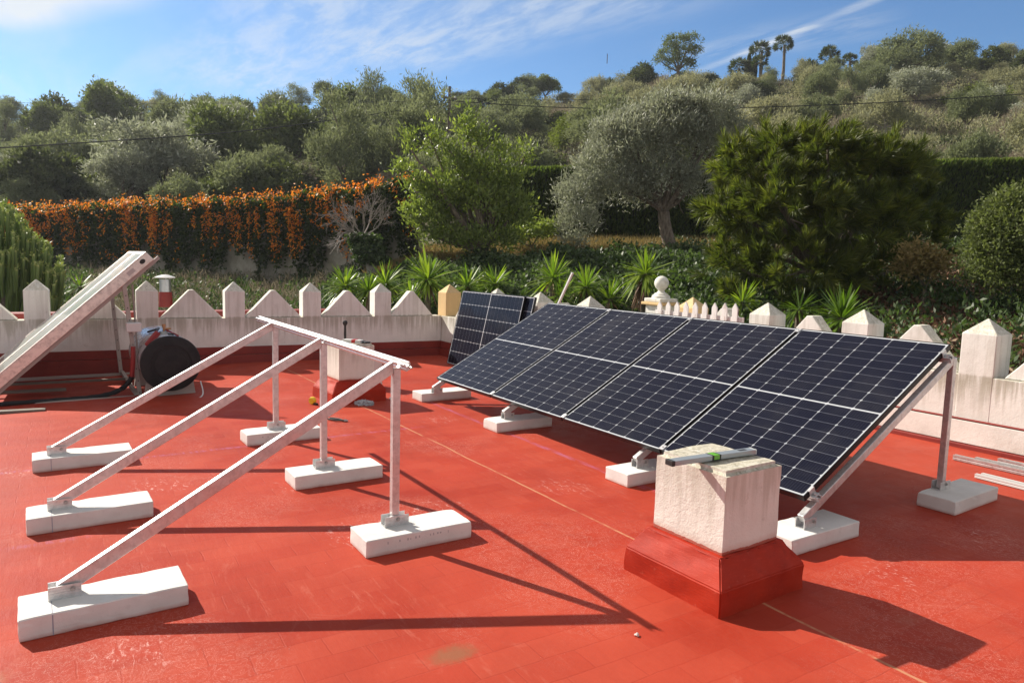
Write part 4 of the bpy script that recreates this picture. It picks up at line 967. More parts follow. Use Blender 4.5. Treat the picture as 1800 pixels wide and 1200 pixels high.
# ---- hillside tree prototypes, about four metres across, base at the origin
PROTO = []
def proto(kind, seed):
    global rng
    keep = rng; rng = np.random.default_rng(seed)
    root = bpy.data.objects.new('hillside_tree', None); COL.objects.link(root)
    def lob(n, R, z, rr, flat=.8):
        return [(R * 1.15 * math.cos(a) * q, R * 1.15 * math.sin(a) * q, z + rng.normal() * .42, rr * (.42 + .62 * rng.random()), rr * (.42 + .62 * rng.random()), rr * flat * (.42 + .62 * rng.random())) for a, q in [(2 * math.pi * i / n + rng.random(), .35 + .85 * rng.random()) for i in range(n + 4)]] + [(.2, 0, z + .6, rr * .8, rr * .8, rr * flat)]
    if kind == 'olive':
        lb = lob(7, 1.15, 1.9, 1.0); crown_mesh('crown', lb, 520, 17, .16, .22, .06, L_olive, root)
        trunk_mesh(root, (0, 0, -.3), (.1, 0, .9), [q[:3] for q in lb[:5]], .16, .07)
    elif kind == 'pale':
        lb = lob(7, 1.15, 1.5, .95); crown_mesh('crown', lb, 480, 17, .18, .21, .055, L_pale, root, up=.8)
        trunk_mesh(root, (0, 0, -.3), (.1, 0, .6), [q[:3] for q in lb[:6]], .12, .06, M_twig, twigs=3)
    elif kind == 'silver':
        lb = lob(8, 1.2, 2.1, .95); crown_mesh('crown', lb, 520, 17, .17, .22, .065, L_silver, root)
        trunk_mesh(root, (0, 0, -.3), (.1, 0, 1.0), [q[:3] for q in lb[:5]], .15, .07)
    elif kind == 'carob':
        lb = lob(6, 1.1, 1.55, 1.1, .85); crown_mesh('crown', lb, 560, 17, .13, .20, .11, L_dark, root, shell=(.7, 1.))
        trunk_mesh(root, (0, 0, -.3), (0, 0, .7), [q[:3] for q in lb[:4]], .18, .08)
    elif kind == 'green':
        lb = lob(7, 1.0, 2.2, .95, 1.0); crown_mesh('crown', lb, 520, 16, .16, .22, .10, L_mid, root)
        trunk_mesh(root, (0, 0, -.3), (0, .1, 1.0), [q[:3] for q in lb[:5]], .14, .07)
    elif kind == 'yellow':
        lb = lob(6, 1.1, 1.2, .85, .8); crown_mesh('crown', lb, 420, 16, .17, .20, .05, L_yel, root)
        trunk_mesh(root, (0, 0, -.3), (0, 0, .4), [q[:3] for q in lb[:5]], .08, .05)
    elif kind == 'dry':
        lb = lob(7, 1.1, 1.1, .85, .8); crown_mesh('crown', lb, 420, 14, .2, .26, .028, L_dry, root, up=.8)
        trunk_mesh(root, (0, 0, -.3), (0, 0, .3), [q[:3] for q in lb[:6]], .07, .04, M_twig, twigs=5)
    elif kind == 'tall':
        lb = [(rng.normal() * .5, rng.normal() * .5, 1 + i * .55, .95 - i * .06, .95 - i * .06, .8) for i in range(8)]
        crown_mesh('crown', lb, 520, 16, .2, .24, .05, L_olive, root, up=1.2)
        trunk_mesh(root, (0, 0, -.3), (0, 0, 1.6), [q[:3] for q in lb[3:]], .13, .07)
    elif kind == 'umbrella':
        lb = [(1.5 * math.cos(a) * q, 1.5 * math.sin(a) * q, 3.3 + .25 * rng.normal(), .75, .75, .38) for a, q in [(i * 1.05, .45 + .55 * rng.random()) for i in range(8)]]
        crown_mesh('crown', lb, 360, 15, .13, .20, .06, L_dark, root)
        trunk_mesh(root, (0, 0, -.3), (.1, 0, 1.7), [q[:3] for q in lb], .14, .07, twigs=2)
    rng = keep; return root
KINDS = {'olive': 4, 'silver': 2, 'pale': 3, 'carob': 3, 'green': 2, 'yellow': 1, 'dry': 2, 'tall': 2, 'umbrella': 2}
PR = {}
for kd, n_ in KINDS.items(): PR[kd] = [proto(kd, 100 + 17 * i + len(kd) * 5 + ord(kd[0])) for i in range(n_)]
used = set()
def plant(kd, px, D, size, name='hillside_tree', label=None, cat='tree', group=None, sz=1., dz=0., stretch=1.):
    src = PR[kd][random.randrange(len(PR[kd]))]
    if src.name in used: o = copy_tree(src)
    else: used.add(src.name); o = src
    p = tpt(px, D, dz - .05); o.location = p; o.rotation_euler = (0, 0, random.uniform(0, 6.28)); o.scale = (size, size * random.uniform(.88, 1.12), size * sz * stretch)
    o.name = name; tag(o, label, cat, group)
    return o
HG = 'trees and scrub crowding the hillside'
HL = {'olive': 'grey green olive tree in the dense cover of the hillside', 'silver': 'silvery olive tree in the dense cover of the hillside', 'carob': 'dark rounded evergreen in the dense cover of the hillside',
      'green': 'fresh green broadleaf tree in the dense cover of the hillside', 'yellow': 'yellow green bush in the dense cover of the hillside', 'dry': 'brown leafless bush in the dense cover of the hillside', 'tall': 'tall upright olive in the dense cover of the hillside', 'umbrella': 'umbrella shaped pine on the hillside'}
# marked trees first: kind, px, distance, size, label
marked = [('carob', 122, 92, 1.25, 'dark broad tree on the skyline at the far left of the ridge'), ('carob', 207, 94, .8, 'small round dark tree on the left skyline'),
 ('tall', 290, 92, .9, 'loose dark tree with a ragged top on the left skyline'), ('carob', 347, 94, .85, 'low dark tree on the left skyline beside a gap'),
 ('green', 415, 94, 1.1, 'wide green tree on the skyline above the flowering hedge'), ('carob', 481, 88, .80, 'dark oval tree rising alone above the left ridge'),
 ('umbrella', 577, 90, 1.15, 'umbrella pine on the skyline left of the utility pole'), ('tall', 652, 60, 1.35, 'tall feathery tree breaking the skyline left of the utility pole'),
 ('olive', 735, 84, 1.3, 'broad olive tree on the skyline beside the utility pole'), ('umbrella', 808, 96, .85, 'small flat topped tree on the skyline just right of the pole'),
 ('umbrella', 858, 98, .6, 'tiny flat topped tree on the skyline near the middle'), ('umbrella', 905, 98, .9, 'thin stemmed little tree on the skyline near the middle'),
 ('green', 945, 98, .95, 'pale green tree standing on the skyline right of the middle'), ('carob', 1057, 98, .8, 'small dark tree under the mast on the ridge'),
 ('carob', 1108, 92, 1.35, 'big dark domed tree on the ridge left of the eucalyptus'), ('carob', 1228, 92, .95, 'dark bushy tree at the foot of the eucalyptus'),
 ('carob', 1395, 98, .9, 'dark low tree between the two groups of palms'), ('olive', 1560, 84, 1.7, 'broad grey green tree on the skyline right of the lone palm'),
 ('olive', 1645, 86, 1.3, 'grey tree on the right skyline beside a darker bush'), ('carob', 1700, 88, 1.15, 'dark bush on the right skyline'), ('carob', 1762, 90, 1.0, 'round dark tree at the far right of the skyline'),
 ('silver', 285, 42, 1.35, 'large silvery tree above the left half of the flowering hedge'), ('silver', 225, 40, .95, 'smaller silvery tree beside the large one above the flowering hedge'), ('carob', 400, 46, 1.25, 'deep green tree above the flowering hedge'),
 ('green', 500, 50, 1.5, 'dense green tree above the right half of the flowering hedge'), ('tall', 600, 42, 1.25, 'tall pale green tree behind the end of the flowering hedge'), ('tall', 690, 44, 1.15, 'tall leafy tree behind the utility pole foot'),
 ('carob', 340, 72, 1.45, 'low spreading dark brown bush midway up the left slope'), ('olive', 640, 50, 1.4, 'wide olive tree left of the pole midway up the slope'),
 ('carob', 70, 40, 1.2, 'dark tree at the far left just above the flowering hedge'), ('yellow', 140, 44, 1.1, 'yellow green bush just above the left end of the flowering hedge')]
for kd, px, D, s, lab in marked: plant(kd, px, D, s, label=lab, sz=1.0 if kd != 'tall' else .95)
cnt = 0
rows = [(36.5, 4.3), (40, 4.4), (44.5, 4.6), (50, 4.8), (56, 5.0), (63, 5.2), (70, 5.3), (77, 5.2), (84, 5.2), (91, 4.8), (97, 4.3)]
BANDS = [(38.5, 'just above the garden hedges'), (47, 'low on the slope'), (60, 'on the middle slope'), (74, 'on the upper slope'), (88, 'high on the slope'), (200, 'on the skyline ridge')]
COLS = [(130, 'over the spurge'), (300, 'over the left of the orange vine'), (470, 'over the middle of the orange vine'), (620, 'over the bare tree'), (760, 'left of the utility pole'), (900, 'right of the utility pole'),
        (1040, 'over the gap before the olive'), (1180, 'over the left half of the olive'), (1310, 'over the right half of the olive'), (1450, 'over the left of the needle tree'), (1600, 'over the right of the needle tree'), (1720, 'over the right hedge'), (9999, 'by the right edge')]
SH = {'pale': 'pale grey green bush', 'olive': 'grey green olive', 'silver': 'silvery olive', 'carob': 'dark round evergreen', 'green': 'fresh green tree', 'yellow': 'yellow green bush', 'dry': 'brown bare bush', 'tall': 'tall olive', 'umbrella': 'umbrella pine'}
made = []
for D, stp in rows:
    w_ = 2040 / F * D; n_ = int(w_ / stp)
    for i in range(n_):
        if cnt >= 285: break
        px = -120 + 2040 * (i + random.uniform(.1, .9)) / n_; Dj = D + random.uniform(-2.2, 2.2)
        right = px > 950; r_ = random.random()
        if right: kd = 'dry' if r_ < .16 + (.14 if D < 60 else 0) else 'pale' if r_ < .62 else 'olive' if r_ < .80 else 'silver' if r_ < .87 else 'carob' if r_ < .93 else 'yellow' if r_ < .96 else 'tall'
        else: kd = 'olive' if r_ < .40 else 'green' if r_ < .52 else 'tall' if r_ < .62 else 'carob' if r_ < .74 else 'silver' if r_ < .82 else 'dry' if r_ < .89 else 'pale' if r_ < .95 else 'yellow'
        if D > 88 and kd in ('dry', 'yellow'): kd = 'olive'
        s = random.uniform(.75, 1.5) * (.78 if D > 82 else .88 if D < 60 else .95) * (.95 if right else 1.05)
        if D < 38: s *= .62
        made.append((kd, px, Dj, s)); cnt += 1
random.shuffle(made)
from collections import defaultdict
cells_ = defaultdict(list)
for q in made:
    bd = next(n2 for lim, n2 in BANDS if q[2] < lim); cn = next(n2 for lim, n2 in COLS if q[1] < lim); cells_[(q[0], bd, cn)].append(q)
for (kd, bd, cn), L_ in cells_.items():
    L_.sort(key=lambda q: q[1]); m_ = len(L_)
    for i, q in enumerate(L_):
        wd = '' if m_ == 1 else (('left ', 'right ')[i] if m_ == 2 else ('leftmost ', 'middle ', 'rightmost ')[min(i, 2)] if m_ == 3 else ('', 'second ', 'third ', 'fourth ', 'fifth ')[min(i, 4)])
        plant(kd, q[1], q[2], q[3], label=wd + SH[kd] + ' ' + bd + ', ' + cn, group=HG, sz=random.uniform(.75, 1.25))

# low scrub filling the ground between them: nobody could count it
ns = 6400
pxs = rng.uniform(-260, 2050, ns); Ds = 35 + 68 * rng.random(ns) ** .75
Xs = (pxs - 900) / F * Ds; Zs = terr(Xs, Ds)
B = np.stack([FH.x * Ds + RH.x * Xs, FH.y * Ds + RH.y * Xs, Zs], -1)
def scrub(name, sel, mat, per, R, L, Wd, hz=.8, up=.5):
    b_ = B[sel]; n = len(b_); k = np.repeat(np.arange(n), per); sc_ = (.6 + .8 * rng.random(n))[k][:, None]
    d_ = rnd_dir(len(k)); d_[:, 2] = np.abs(d_[:, 2]) * hz
    P = b_[k] + d_ * R * sc_ * (.55 + .45 * rng.random(len(k)))[:, None]
    D_ = unit(d_ + np.array([0, 0, up]) + .8 * rng.normal(size=d_.shape))
    V = leafquads(P, D_, L * (.7 + .6 * rng.random(len(k))), Wd)
    return npmesh(name, V, 4, mat, None, np.clip(rng.random(len(k)) * .7 + .3 * rng.random(n)[k], 0, 1))
rr_ = rng.random(ns); rt = pxs > 950
s1 = np.where(rt, rr_ < .16, rr_ < .15); s2 = (~s1) & (rr_ < np.where(rt, .86, .66)); s3 = ~(s1 | s2)
tag(scrub('dry_scrub', s1, L_dry, 62, 1.15, .34, .05), 'brown dry scrub filling the gaps between hillside trees', 'scrub', kind='stuff')
s4 = s2 & rt; s2 = s2 & ~rt
tag(scrub('pale_scrub', s4, L_pale, 66, 1.1, .30, .075), 'pale grey green scrub covering the right hand slope', 'scrub', kind='stuff')
tag(scrub('olive_scrub', s2, L_olive, 66, 1.1, .30, .09), 'grey green scrub filling the gaps between hillside trees', 'scrub', kind='stuff')
tag(scrub('dark_scrub', s3, L_dark, 66, 1.0, .30, .12), 'dark low scrub filling the gaps between hillside trees', 'scrub', kind='stuff')

# ---- palms, cypresses, eucalyptus on the ridge
def palm(px, ytop, ybase, D, label, cr=1.5, group='palms on the ridge'):
    base = at(px, ybase, D); top = at(px, ytop, D); gz = tz(base.x, base.y) - .3
    root = empty('palm_tree', (base.x, base.y, gz), label, 'palm', group); o = root.location
    tp = top - o; mb = MB(); mb.tube([(0, 0, 0), (.05, .05, tp.z * .5), (0, 0, tp.z)], [.26, .20, .17], 8); mb.build('trunk', M_bark, root, smooth=True)
    n = 46; a = rng.random(n) * 6.283; e = rng.uniform(-.6, 1.2, n)
    Dd = np.stack([np.cos(a) * np.cos(e), np.sin(a) * np.cos(e), np.sin(e)], -1)
    V = []
    for i in range(n):
        stem = Dd[i] * cr * .62; fan = 13; dd = unit(Dd[i] + .75 * rng.normal(size=(fan, 3)) * np.array([1, 1, .7]) * .8)
        V.append(leafquads(np.tile(np.array(tp) + stem, (fan, 1)), dd, cr * .55, .10)); V.append(leafquads(np.array([tp[:]]), Dd[i:i + 1], cr * .7, .06))
    V = np.concatenate(V); npmesh('crown', V, 4, L_palm, root, rng.random(len(V)))
palm(1376, 80, 128, 103, 'tallest fan palm on the ridge, on the right of its pair', 1.35); palm(1336, 90, 140, 103, 'fan palm on the ridge left of the tallest one', 1.45)
palm(1298, 120, 140, 100, 'low fan palm left of the two cypresses on the ridge', 1.4); palm(1335, 112, 145, 98, 'short fan palm below the pair on the ridge', 1.1)
palm(1458, 98, 130, 102, 'lone fan palm right of the pair on the ridge', 1.35); palm(1493, 108, 125, 104, 'tiny fan palm half hidden behind the right slope', 1.1)
for px, yt, yb, lab in ((1314, 98, 150, 'slim dark cypress left of its twin on the ridge'), (1324, 103, 150, 'slim dark cypress right of its twin on the ridge')):
    b_ = at(px, yb, 100); t_ = at(px, yt, 100); h_ = t_.z - b_.z
    root = empty('cypress_tree', b_, lab, 'cypress', 'cypresses on the ridge')
    n = 2600; z_ = rng.random(n); a = rng.random(n) * 6.283; r_ = .36 * np.sin(np.pi * np.clip(z_ * .93 + .07, 0, 1)) ** .6 * (.6 + .4 * rng.random(n))
    P = np.stack([r_ * np.cos(a), r_ * np.sin(a), z_ * h_], -1); D_ = unit(np.stack([np.cos(a) * .4, np.sin(a) * .4, np.ones(n)], -1))
    npmesh('foliage', leafquads(P, D_, .3, .1), 4, L_dark, root, rng.random(n) * .6); MB().tube([(0, 0, -.8), (0, 0, h_ * .8)], [.09, .03], 6).build('trunk', M_bark, root)
def bigtree(name, label, cat, base, lobes, nclus, per, spread, L, Wd, mat, fork, r0, r1, up=.4, shell=(.55, 1.), twigs=0, outw=.8, rnd=.9, nl=None):
    root = empty(name, base, label, cat); o = Vector(base)
    lb = [(q[0] - o.x, q[1] - o.y, q[2] - o.z, q[3], q[4], q[5]) for q in lobes]
    crown, C = crown_mesh('crown', lb, nclus, per, spread, L, Wd, mat, root, shell=shell, up=up, outw=outw, rnd=rnd)
    trunk_mesh(root, (0, 0, -.3), Vector(fork) - o, [q[:3] for q in lb[:nl or len(lb)]], r0, r1, twigs=twigs)
    return root
def lobe(px, py, D, wpx, hpx, dep=None):
    """crown lobe centred on a sight line, with half sizes given in photo pixels at that distance"""
    c = at(px, py, D); rx = wpx / F * D; rz = hpx / F * D
    return (c.x, c.y, c.z, (rx + (dep or rx)) / 2, (rx + (dep or rx)) / 2, rz)
D = 95
lb = [lobe(*q) for q in ((1190, 75, D, 22, 9), (1216, 70, D, 17, 8), (1175, 100, D, 22, 11), (1205, 92, D, 20, 9), (1162, 108, D, 12, 8), (1222, 90, D, 11, 7), (1195, 115, D, 26, 12), (1180, 85, D, 14, 8))]
bigtree('eucalyptus_tree', 'tall open crowned tree rising above the ridge left of the palms', 'tree', at(1190, 150, D), lb, 420, 15, .2, .30, .09, L_mid, at(1192, 125, D), .28, .12)
# mast and pole with its wires
m_ = at(1067, 112, 98); MB().tube([(0, 0, 0), (0, 0, at(1067, 95, 98).z - m_.z)], .05, 5).build('mast', M_pole)
o = bpy.data.objects['mast']; o.location = m_ + Vector((0, 0, 0)); tag(o, 'thin radio mast standing on the ridge', 'mast')
pb = tpt(782, 46); pt_ = at(782, 152, 46)
up_ = empty('utility_pole', pb, 'old wooden utility pole on the slope behind the green tree', 'pole')
MB().tube([(0, 0, -.5), Vector((0, 0, pt_.z - pb.z))], [.13, .09], 10).build('pole', M_pole, up_, smooth=True)
MB().box((-.08, -.5, pt_.z - pb.z - .75), (.08, .5, pt_.z - pb.z - .65)).build('cross_arm', M_pole, up_)
for s in (-.4, .4): MB().lathe([(.04, 0), (.05, .04), (.03, .10), (.01, .12)], 10, Matrix.Translation((0, s, pt_.z - pb.z - .65))).build('insulator', M_pale, up_)
def wire(pts, r, label):
    P = smoothpts([Vector(p) for p in pts], 8); mb = MB(); c = P[0].copy(); mb.tube([p - c for p in P], r, 5)
    o = mb.build('power_cable', M_wire, None, smooth=True); o.location = c; tag(o, label, 'cable', 'cables from the utility pole')
wire([at(-260, 272, 30), at(0, 260, 33), at(400, 233, 39), at(600, 209, 43), at(780, 183, 45.9)], .030, 'thick sagging cable running left from the utility pole')
wire([at(784, 177, 46), at(960, 188, 46), at(1150, 192, 46), at(1360, 188, 44), at(1600, 178, 42), at(1850, 162, 40)], .026, 'thick cable running right from the utility pole')
wire([at(-260, 180, 60), at(0, 181, 58), at(300, 182, 54), at(600, 180, 50), at(780, 178, 46)], .012, 'thin high cable running left from the utility pole')
wire([at(784, 172, 46), at(1000, 176, 52), at(1360, 165, 58), at(1600, 152, 60), at(1850, 136, 60)], .014, 'thin high cable running right from the utility pole')
wb = tpt(158, 56, 0); o = MB().box((-1.6, -.9, 0), (1.6, .9, 2.3)).build('shed', M_pale, None); wb.z = at(158, 251, 56).z - 2.2; o.location = wb; o.rotation_euler = (0, 0, .9); tag(o, 'small white flat roofed shed showing through the trees on the left slope', 'shed')

# ---- rendered garden wall smothered in orange trumpet vine
VA = at(-90, 480, 33); VB = at(735, 440, 23.6); VA.z = VB.z = 0
ev = (VB - VA).normalized(); nvv = Vector((ev.y, -ev.x, 0));
if nvv.dot(-VA) < 0: nvv = -nvv
Lv = (VB - VA).length
def vtop(s):                                  # height of the top of the growth along the wall
    x0 = VA + ev * s; d_ = (x0 - EYE).dot(FH); px = 900 + F * (x0 - EYE).dot(RH) / d_
    ys = np.interp(px, [-200, 60, 130, 300, 400, 500, 640, 700, 760], [372, 369, 364, 355, 353, 346, 331, 318, 316]); return at(px, float(ys), d_).z
gw = empty('garden_wall', VA.lerp(VB, .5), 'long pale rendered garden wall under the orange flowering vine', 'wall')
mb = MB(); n = 24
for i in range(n):
    s0, s1 = Lv * i / n, Lv * (i + 1) / n; a = VA + ev * s0 - gw.location; b = VA + ev * s1 - gw.location; z0, z1 = vtop(s0) - .35, vtop(s1) - .35; q = nvv * -.25
    mb.add([(a.x, a.y, -1.2), (b.x, b.y, -1.2), (b.x + q.x, b.y + q.y, -1.2), (a.x + q.x, a.y + q.y, -1.2), (a.x, a.y, z0), (b.x, b.y, z1), (b.x + q.x, b.y + q.y, z1), (a.x + q.x, a.y + q.y, z0)],
           [(0, 1, 5, 4), (2, 3, 7, 6), (4, 5, 6, 7)] + ([(3, 0, 4, 7)] if i == 0 else []) + ([(1, 2, 6, 5)] if i == n - 1 else []))
M_gw = pbr('old_garden_render', rough=.95, build=lambda t, p: t.set(p.inputs['Base Color'], t.mix(t.step(t.noise(t.pos, 1.2, 6, .7), .35, .7), (.38, .35, .29), (.20, .18, .14))))
mb.build('wall_body', M_gw, gw)
vn = empty('flowering_vine', gw.location + nvv * .3, 'evergreen vine covered in hanging orange trumpet flowers', 'vine')
VO = np.array(vn.location)
ev_, nv_ = np.array(ev), np.array(nvv)
def onwall(s, z, off): return np.array(VA)[None] * np.array([1, 1, 0]) + ev_[None] * s[:, None] + nv_[None] * off[:, None] + np.array([0, 0, 1.])[None] * z[:, None]
sg = np.linspace(0, Lv, 80); tg_ = np.array([vtop(q) for q in sg])
def ztop(s): return np.interp(s, sg, tg_)
n = 62000; s = rng.random(n) * Lv; dz_ = (rng.random(n) ** 1.25) * 3.2
hang = .5 + .5 * np.sin(s * 2.1) * np.sin(s * .77 + 1) + .25 * np.sin(s * 7.3)
keepm = dz_ < 1.45 + 1.5 * np.clip(hang, 0, 1.2) * (.6 + .6 * rng.random(n)); s = s[keepm]; dz_ = dz_[keepm]; n = len(s)
off = .10 + (.45 * np.exp(-dz_ * .9) + .14 * np.sin(s * 3.7) ** 2 + .10 * np.sin(s * 9 + dz_ * 5)) * rng.random(n) ** .5
offb = np.where(rng.random(n) < .22, -rng.random(n) * .5, 0); tt = (offb < 0)
off = np.where(tt, offb, off); dz_ = np.where(tt, dz_ * .06, dz_)
P = onwall(s, ztop(s) - dz_ + .10 * np.sin(s * 5) * np.exp(-dz_) - .06, off) - VO
D_ = unit(nv_ * .7 + np.array([0, 0, -.5]) + .9 * rng.normal(size=(n, 3)))
npmesh('leaves', leafquads(P, D_, .15 * (.7 + .6 * rng.random(n)), .085), 4, L_vine, vn, rng.random(n))
# flower trusses: a crowded fringe on top, hanging chains below
trs = []; 
for i in range(620):
    s0 = rng.random() * Lv
    if rng.random() < .35 + .5 * math.sin(s0 * 1.7) ** 2: trs.append((s0, abs(rng.normal()) * .15 - .05, .10, 9, .06))
chains = [(rng.random() * Lv, .15 + .6 * rng.random(), .3 + 1.4 * rng.random() ** 1.8) for _ in range(112)]
for s0, z0, ln in chains:
    m_n = int(3 + ln * 7)
    for k in range(m_n): trs.append((s0 + rng.normal() * .05, z0 + ln * k / m_n + rng.normal() * .04, .065, 6, .05))
for i in range(90): trs.append((rng.random() * Lv, rng.random() ** 1.3 * 2.3, .08, 6, .04))
fp = []; 
for s0, z0, sp_, c_, _ in trs:
    if s0 < Lv * .09: continue
    q = rng.normal(size=(c_, 3)) * sp_; b0 = onwall(np.array([s0]), np.array([float(ztop(s0)) - z0 + .02]), np.array([.28 + .38 * math.exp(-max(z0, 0) * .9) + .1 * rng.random()]))[0]
    if z0 < .12 and rng.random() < .45: b0 = b0 - nv_ * (.3 + .5 * rng.random()) + np.array([0, 0, .07])
    fp.append(b0 - VO + q)
fp = np.concatenate(fp); n = len(fp)
D_ = unit(nv_ * .5 + np.array([0, 0, -.7]) + .6 * rng.normal(size=(n, 3)))
npmesh('flowers', leafquads(fp, D_, .105 * (.7 + .6 * rng.random(n)), .05), 4, L_flower, vn, rng.random(n))
# woody stems on the wall
mb = MB()
for i in range(26):
    s0 = rng.random() * Lv; a = Vector(onwall(np.array([s0]), np.array([.0]), np.array([.05]))[0] - VO); zt = vtop(s0) - .4; b = Vector(onwall(np.array([s0 + rng.normal() * 1.2]), np.array([zt]), np.array([.08]))[0] - VO)
    limb(mb, a, b, .035, .012, .12, 7, 5)
    c_ = a.lerp(b, .4 + .3 * rng.random()); limb(mb, c_, c_ + Vector(ev) * rng.normal() * 1.6 + Vector((0, 0, .5)), .015, .006, .2, 5, 4)
mb.build('stems', M_bark, vn)

# ---- clipped cypress hedge behind the garden trees
HA = at(862, 430, 27.5); HB = at(2050, 430, 26.0); HA.z = HB.z = 0; eh = (HB - HA).normalized(); nh = Vector((eh.y, -eh.x, 0))
if nh.dot(-HA) < 0: nh = -nh
Lh = (HB - HA).length; hd = empty('clipped_hedge', HA.lerp(HB, .5), 'tall clipped dark cypress hedge with a flat sunlit top', 'hedge'); HO_ = np.array(hd.location)
def htop(s):
    x0 = HA + eh * s; d_ = (x0 - EYE).dot(FH); px = 900 + F * (x0 - EYE).dot(RH) / d_
    return at(px, float(np.interp(px, [850, 985, 1590, 1800, 2100], [304, 299, 288, 284, 278])), d_).z
sg2 = np.linspace(0, Lh, 40); tg2 = np.array([htop(q) for q in sg2])
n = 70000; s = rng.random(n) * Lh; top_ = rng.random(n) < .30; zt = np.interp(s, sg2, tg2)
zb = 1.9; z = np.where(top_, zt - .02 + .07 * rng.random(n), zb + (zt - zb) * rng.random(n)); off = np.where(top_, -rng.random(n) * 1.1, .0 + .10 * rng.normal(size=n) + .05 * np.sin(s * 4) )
P = np.array(HA)[None] + np.array(eh)[None] * s[:, None] + np.array(nh)[None] * off[:, None] + np.array([0, 0, 1.]) * z[:, None] - HO_
D_ = unit(np.array(nh) * .35 + np.array([0, 0, 1.]) + .35 * rng.normal(size=(n, 3)))
npmesh('foliage', leafquads(P, D_, .20, .055), 4, L_hedge, hd, np.where(top_, .7 + .3 * rng.random(n), rng.random(n) * .8))  # top leaves take the paler tones: sunlight painted into the leaf colour
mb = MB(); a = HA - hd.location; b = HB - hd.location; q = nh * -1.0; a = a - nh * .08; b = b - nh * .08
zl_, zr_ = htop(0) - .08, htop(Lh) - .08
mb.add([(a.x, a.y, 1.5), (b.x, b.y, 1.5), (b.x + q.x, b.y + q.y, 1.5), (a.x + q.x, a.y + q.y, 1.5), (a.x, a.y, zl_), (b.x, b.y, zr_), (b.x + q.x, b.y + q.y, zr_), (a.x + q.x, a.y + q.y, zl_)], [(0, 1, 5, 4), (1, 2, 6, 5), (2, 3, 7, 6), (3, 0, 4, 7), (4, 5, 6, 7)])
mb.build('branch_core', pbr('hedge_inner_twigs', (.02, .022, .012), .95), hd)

# ---- ivy, dry grass and dead leaves on the banks
def cover(name, n, pxr, Dr, mat, L, Wd, label, cat, h=.15, up=.3, flt=None, clump=0, mound=None):
    if clump:
        m_ = n // clump; k = np.repeat(np.arange(m_), clump); px = rng.uniform(*pxr, m_); Dd = rng.uniform(*Dr, m_)
        X = ((px - 900) / F * Dd)[k] + rng.normal(size=len(k)) * .16; Dd = Dd[k] + rng.normal(size=len(k)) * .16; hh = (h * (.3 + rng.random(m_)))[k] * rng.random(len(k))
    else:
        px = rng.uniform(*pxr, n); Dd = rng.uniform(*Dr, n); X = (px - 900) / F * Dd; hh = h * rng.random(n)
    U = FH.x * Dd + RH.x * X; V_ = FH.y * Dd + RH.y * X
    ok = ~((U > -13.2) & (V_ < 7.75) & (U < 5)) ; 
    if flt is not None: ok &= flt(900 + F * X / Dd, Dd)
    X, Dd, U, V_, hh = X[ok], Dd[ok], U[ok], V_[ok], hh[ok]
    z = terr(X, Dd) + hh
    if mound is not None: z = z + mound(X, Dd)
    P = np.stack([U, V_, z], -1); D_ = unit(np.array([0, 0, up]) + rng.normal(size=P.shape))
    return tag(npmesh(name, leafquads(P, D_, L * (.6 + .8 * rng.random(len(P))), Wd), 4, mat, None, rng.random(len(P))), label, cat, kind='stuff')
mnd = lambda X, D_: .12 * np.abs(np.sin(X * 1.7 + .4) * np.sin(D_ * 1.3)) + .15 * np.sin(X * 3.1 + D_ * 2)
cover('ivy_cover', 66000, (540, 1230), (16.5, 21.2), L_ivy, .11, .085, 'glossy ivy covering the bank below the green tree', 'ivy', h=.30, clump=24, mound=mnd)
cover('grass_strip', 46000, (640, 1330), (22.3, 26.0), L_grass, .20, .018, 'dry sunlit grass strip on top of the bank under the hedge', 'grass', h=.12, up=1.2)
cover('leaf_litter', 46000, (1250, 2000), (8.0, 24.0), L_litter, .10, .05, 'brown dead leaves and twigs on the shady bank to the right', 'leaf litter', h=.12, clump=10)
cover('bank_weeds', 26000, (1150, 2000), (8.4, 25.0), L_ivy, .11, .05, 'green weeds scattered over the shady bank to the right', 'weeds', h=.40, clump=36, up=.6)
cover('garden_weeds', 52000, (-150, 640), (14.5, 30), L_ivy, .13, .06, 'green weeds and low shrubs at the foot of the garden wall', 'weeds', h=.35, clump=48, up=.8)
cover('dry_weeds', 16000, (120, 560), (17, 30), L_dry, .24, .016, 'thin dry stalks standing in the garden before the pale wall', 'weeds', h=.4, clump=24, up=1.4)
cover('low_creeper', 26000, (900, 1450), (12.5, 18), L_ivy, .10, .08, 'dark creeper on the lower bank behind the parapet', 'creeper', h=.3, clump=30, mound=mnd)

# ---- green laurel tree
D = 21.5
lb = [lobe(*q) for q in ((850, 360, D, 56, 42), (790, 345, D, 46, 40), (760, 390, D, 42, 34), (838, 310, D, 34, 34), (880, 335, D, 30, 44), (902, 390, D, 34, 30), (850, 425, D, 62, 28), (778, 420, D, 40, 22), (738, 335, D, 26, 20),
       (722, 262, D, 10, 34), (762, 258, D, 11, 40), (820, 232, D, 11, 44), (845, 250, D, 10, 36), (880, 275, D, 11, 30), (922, 275, D, 9, 34), (715, 300, D, 20, 12), (800, 290, D, 20, 26), (905, 320, D, 16, 18), (725, 375, D, 18, 14), (920, 360, D, 16, 14), (790, 265, D, 9, 24))]
bigtree('laurel_tree', 'bright green leafy tree with upright shoots in front of the hedge', 'tree', at(849, 492, D), lb, 1120, 16, .13, .15, .052, L_laurel, at(846, 442, D), .26, .09, up=1.0, shell=(.4, 1.04), twigs=1)
lb = [lobe(*q) for q in ((930, 410, 23, 30, 16), (905, 418, 23, 22, 14), (960, 405, 23, 18, 14))]
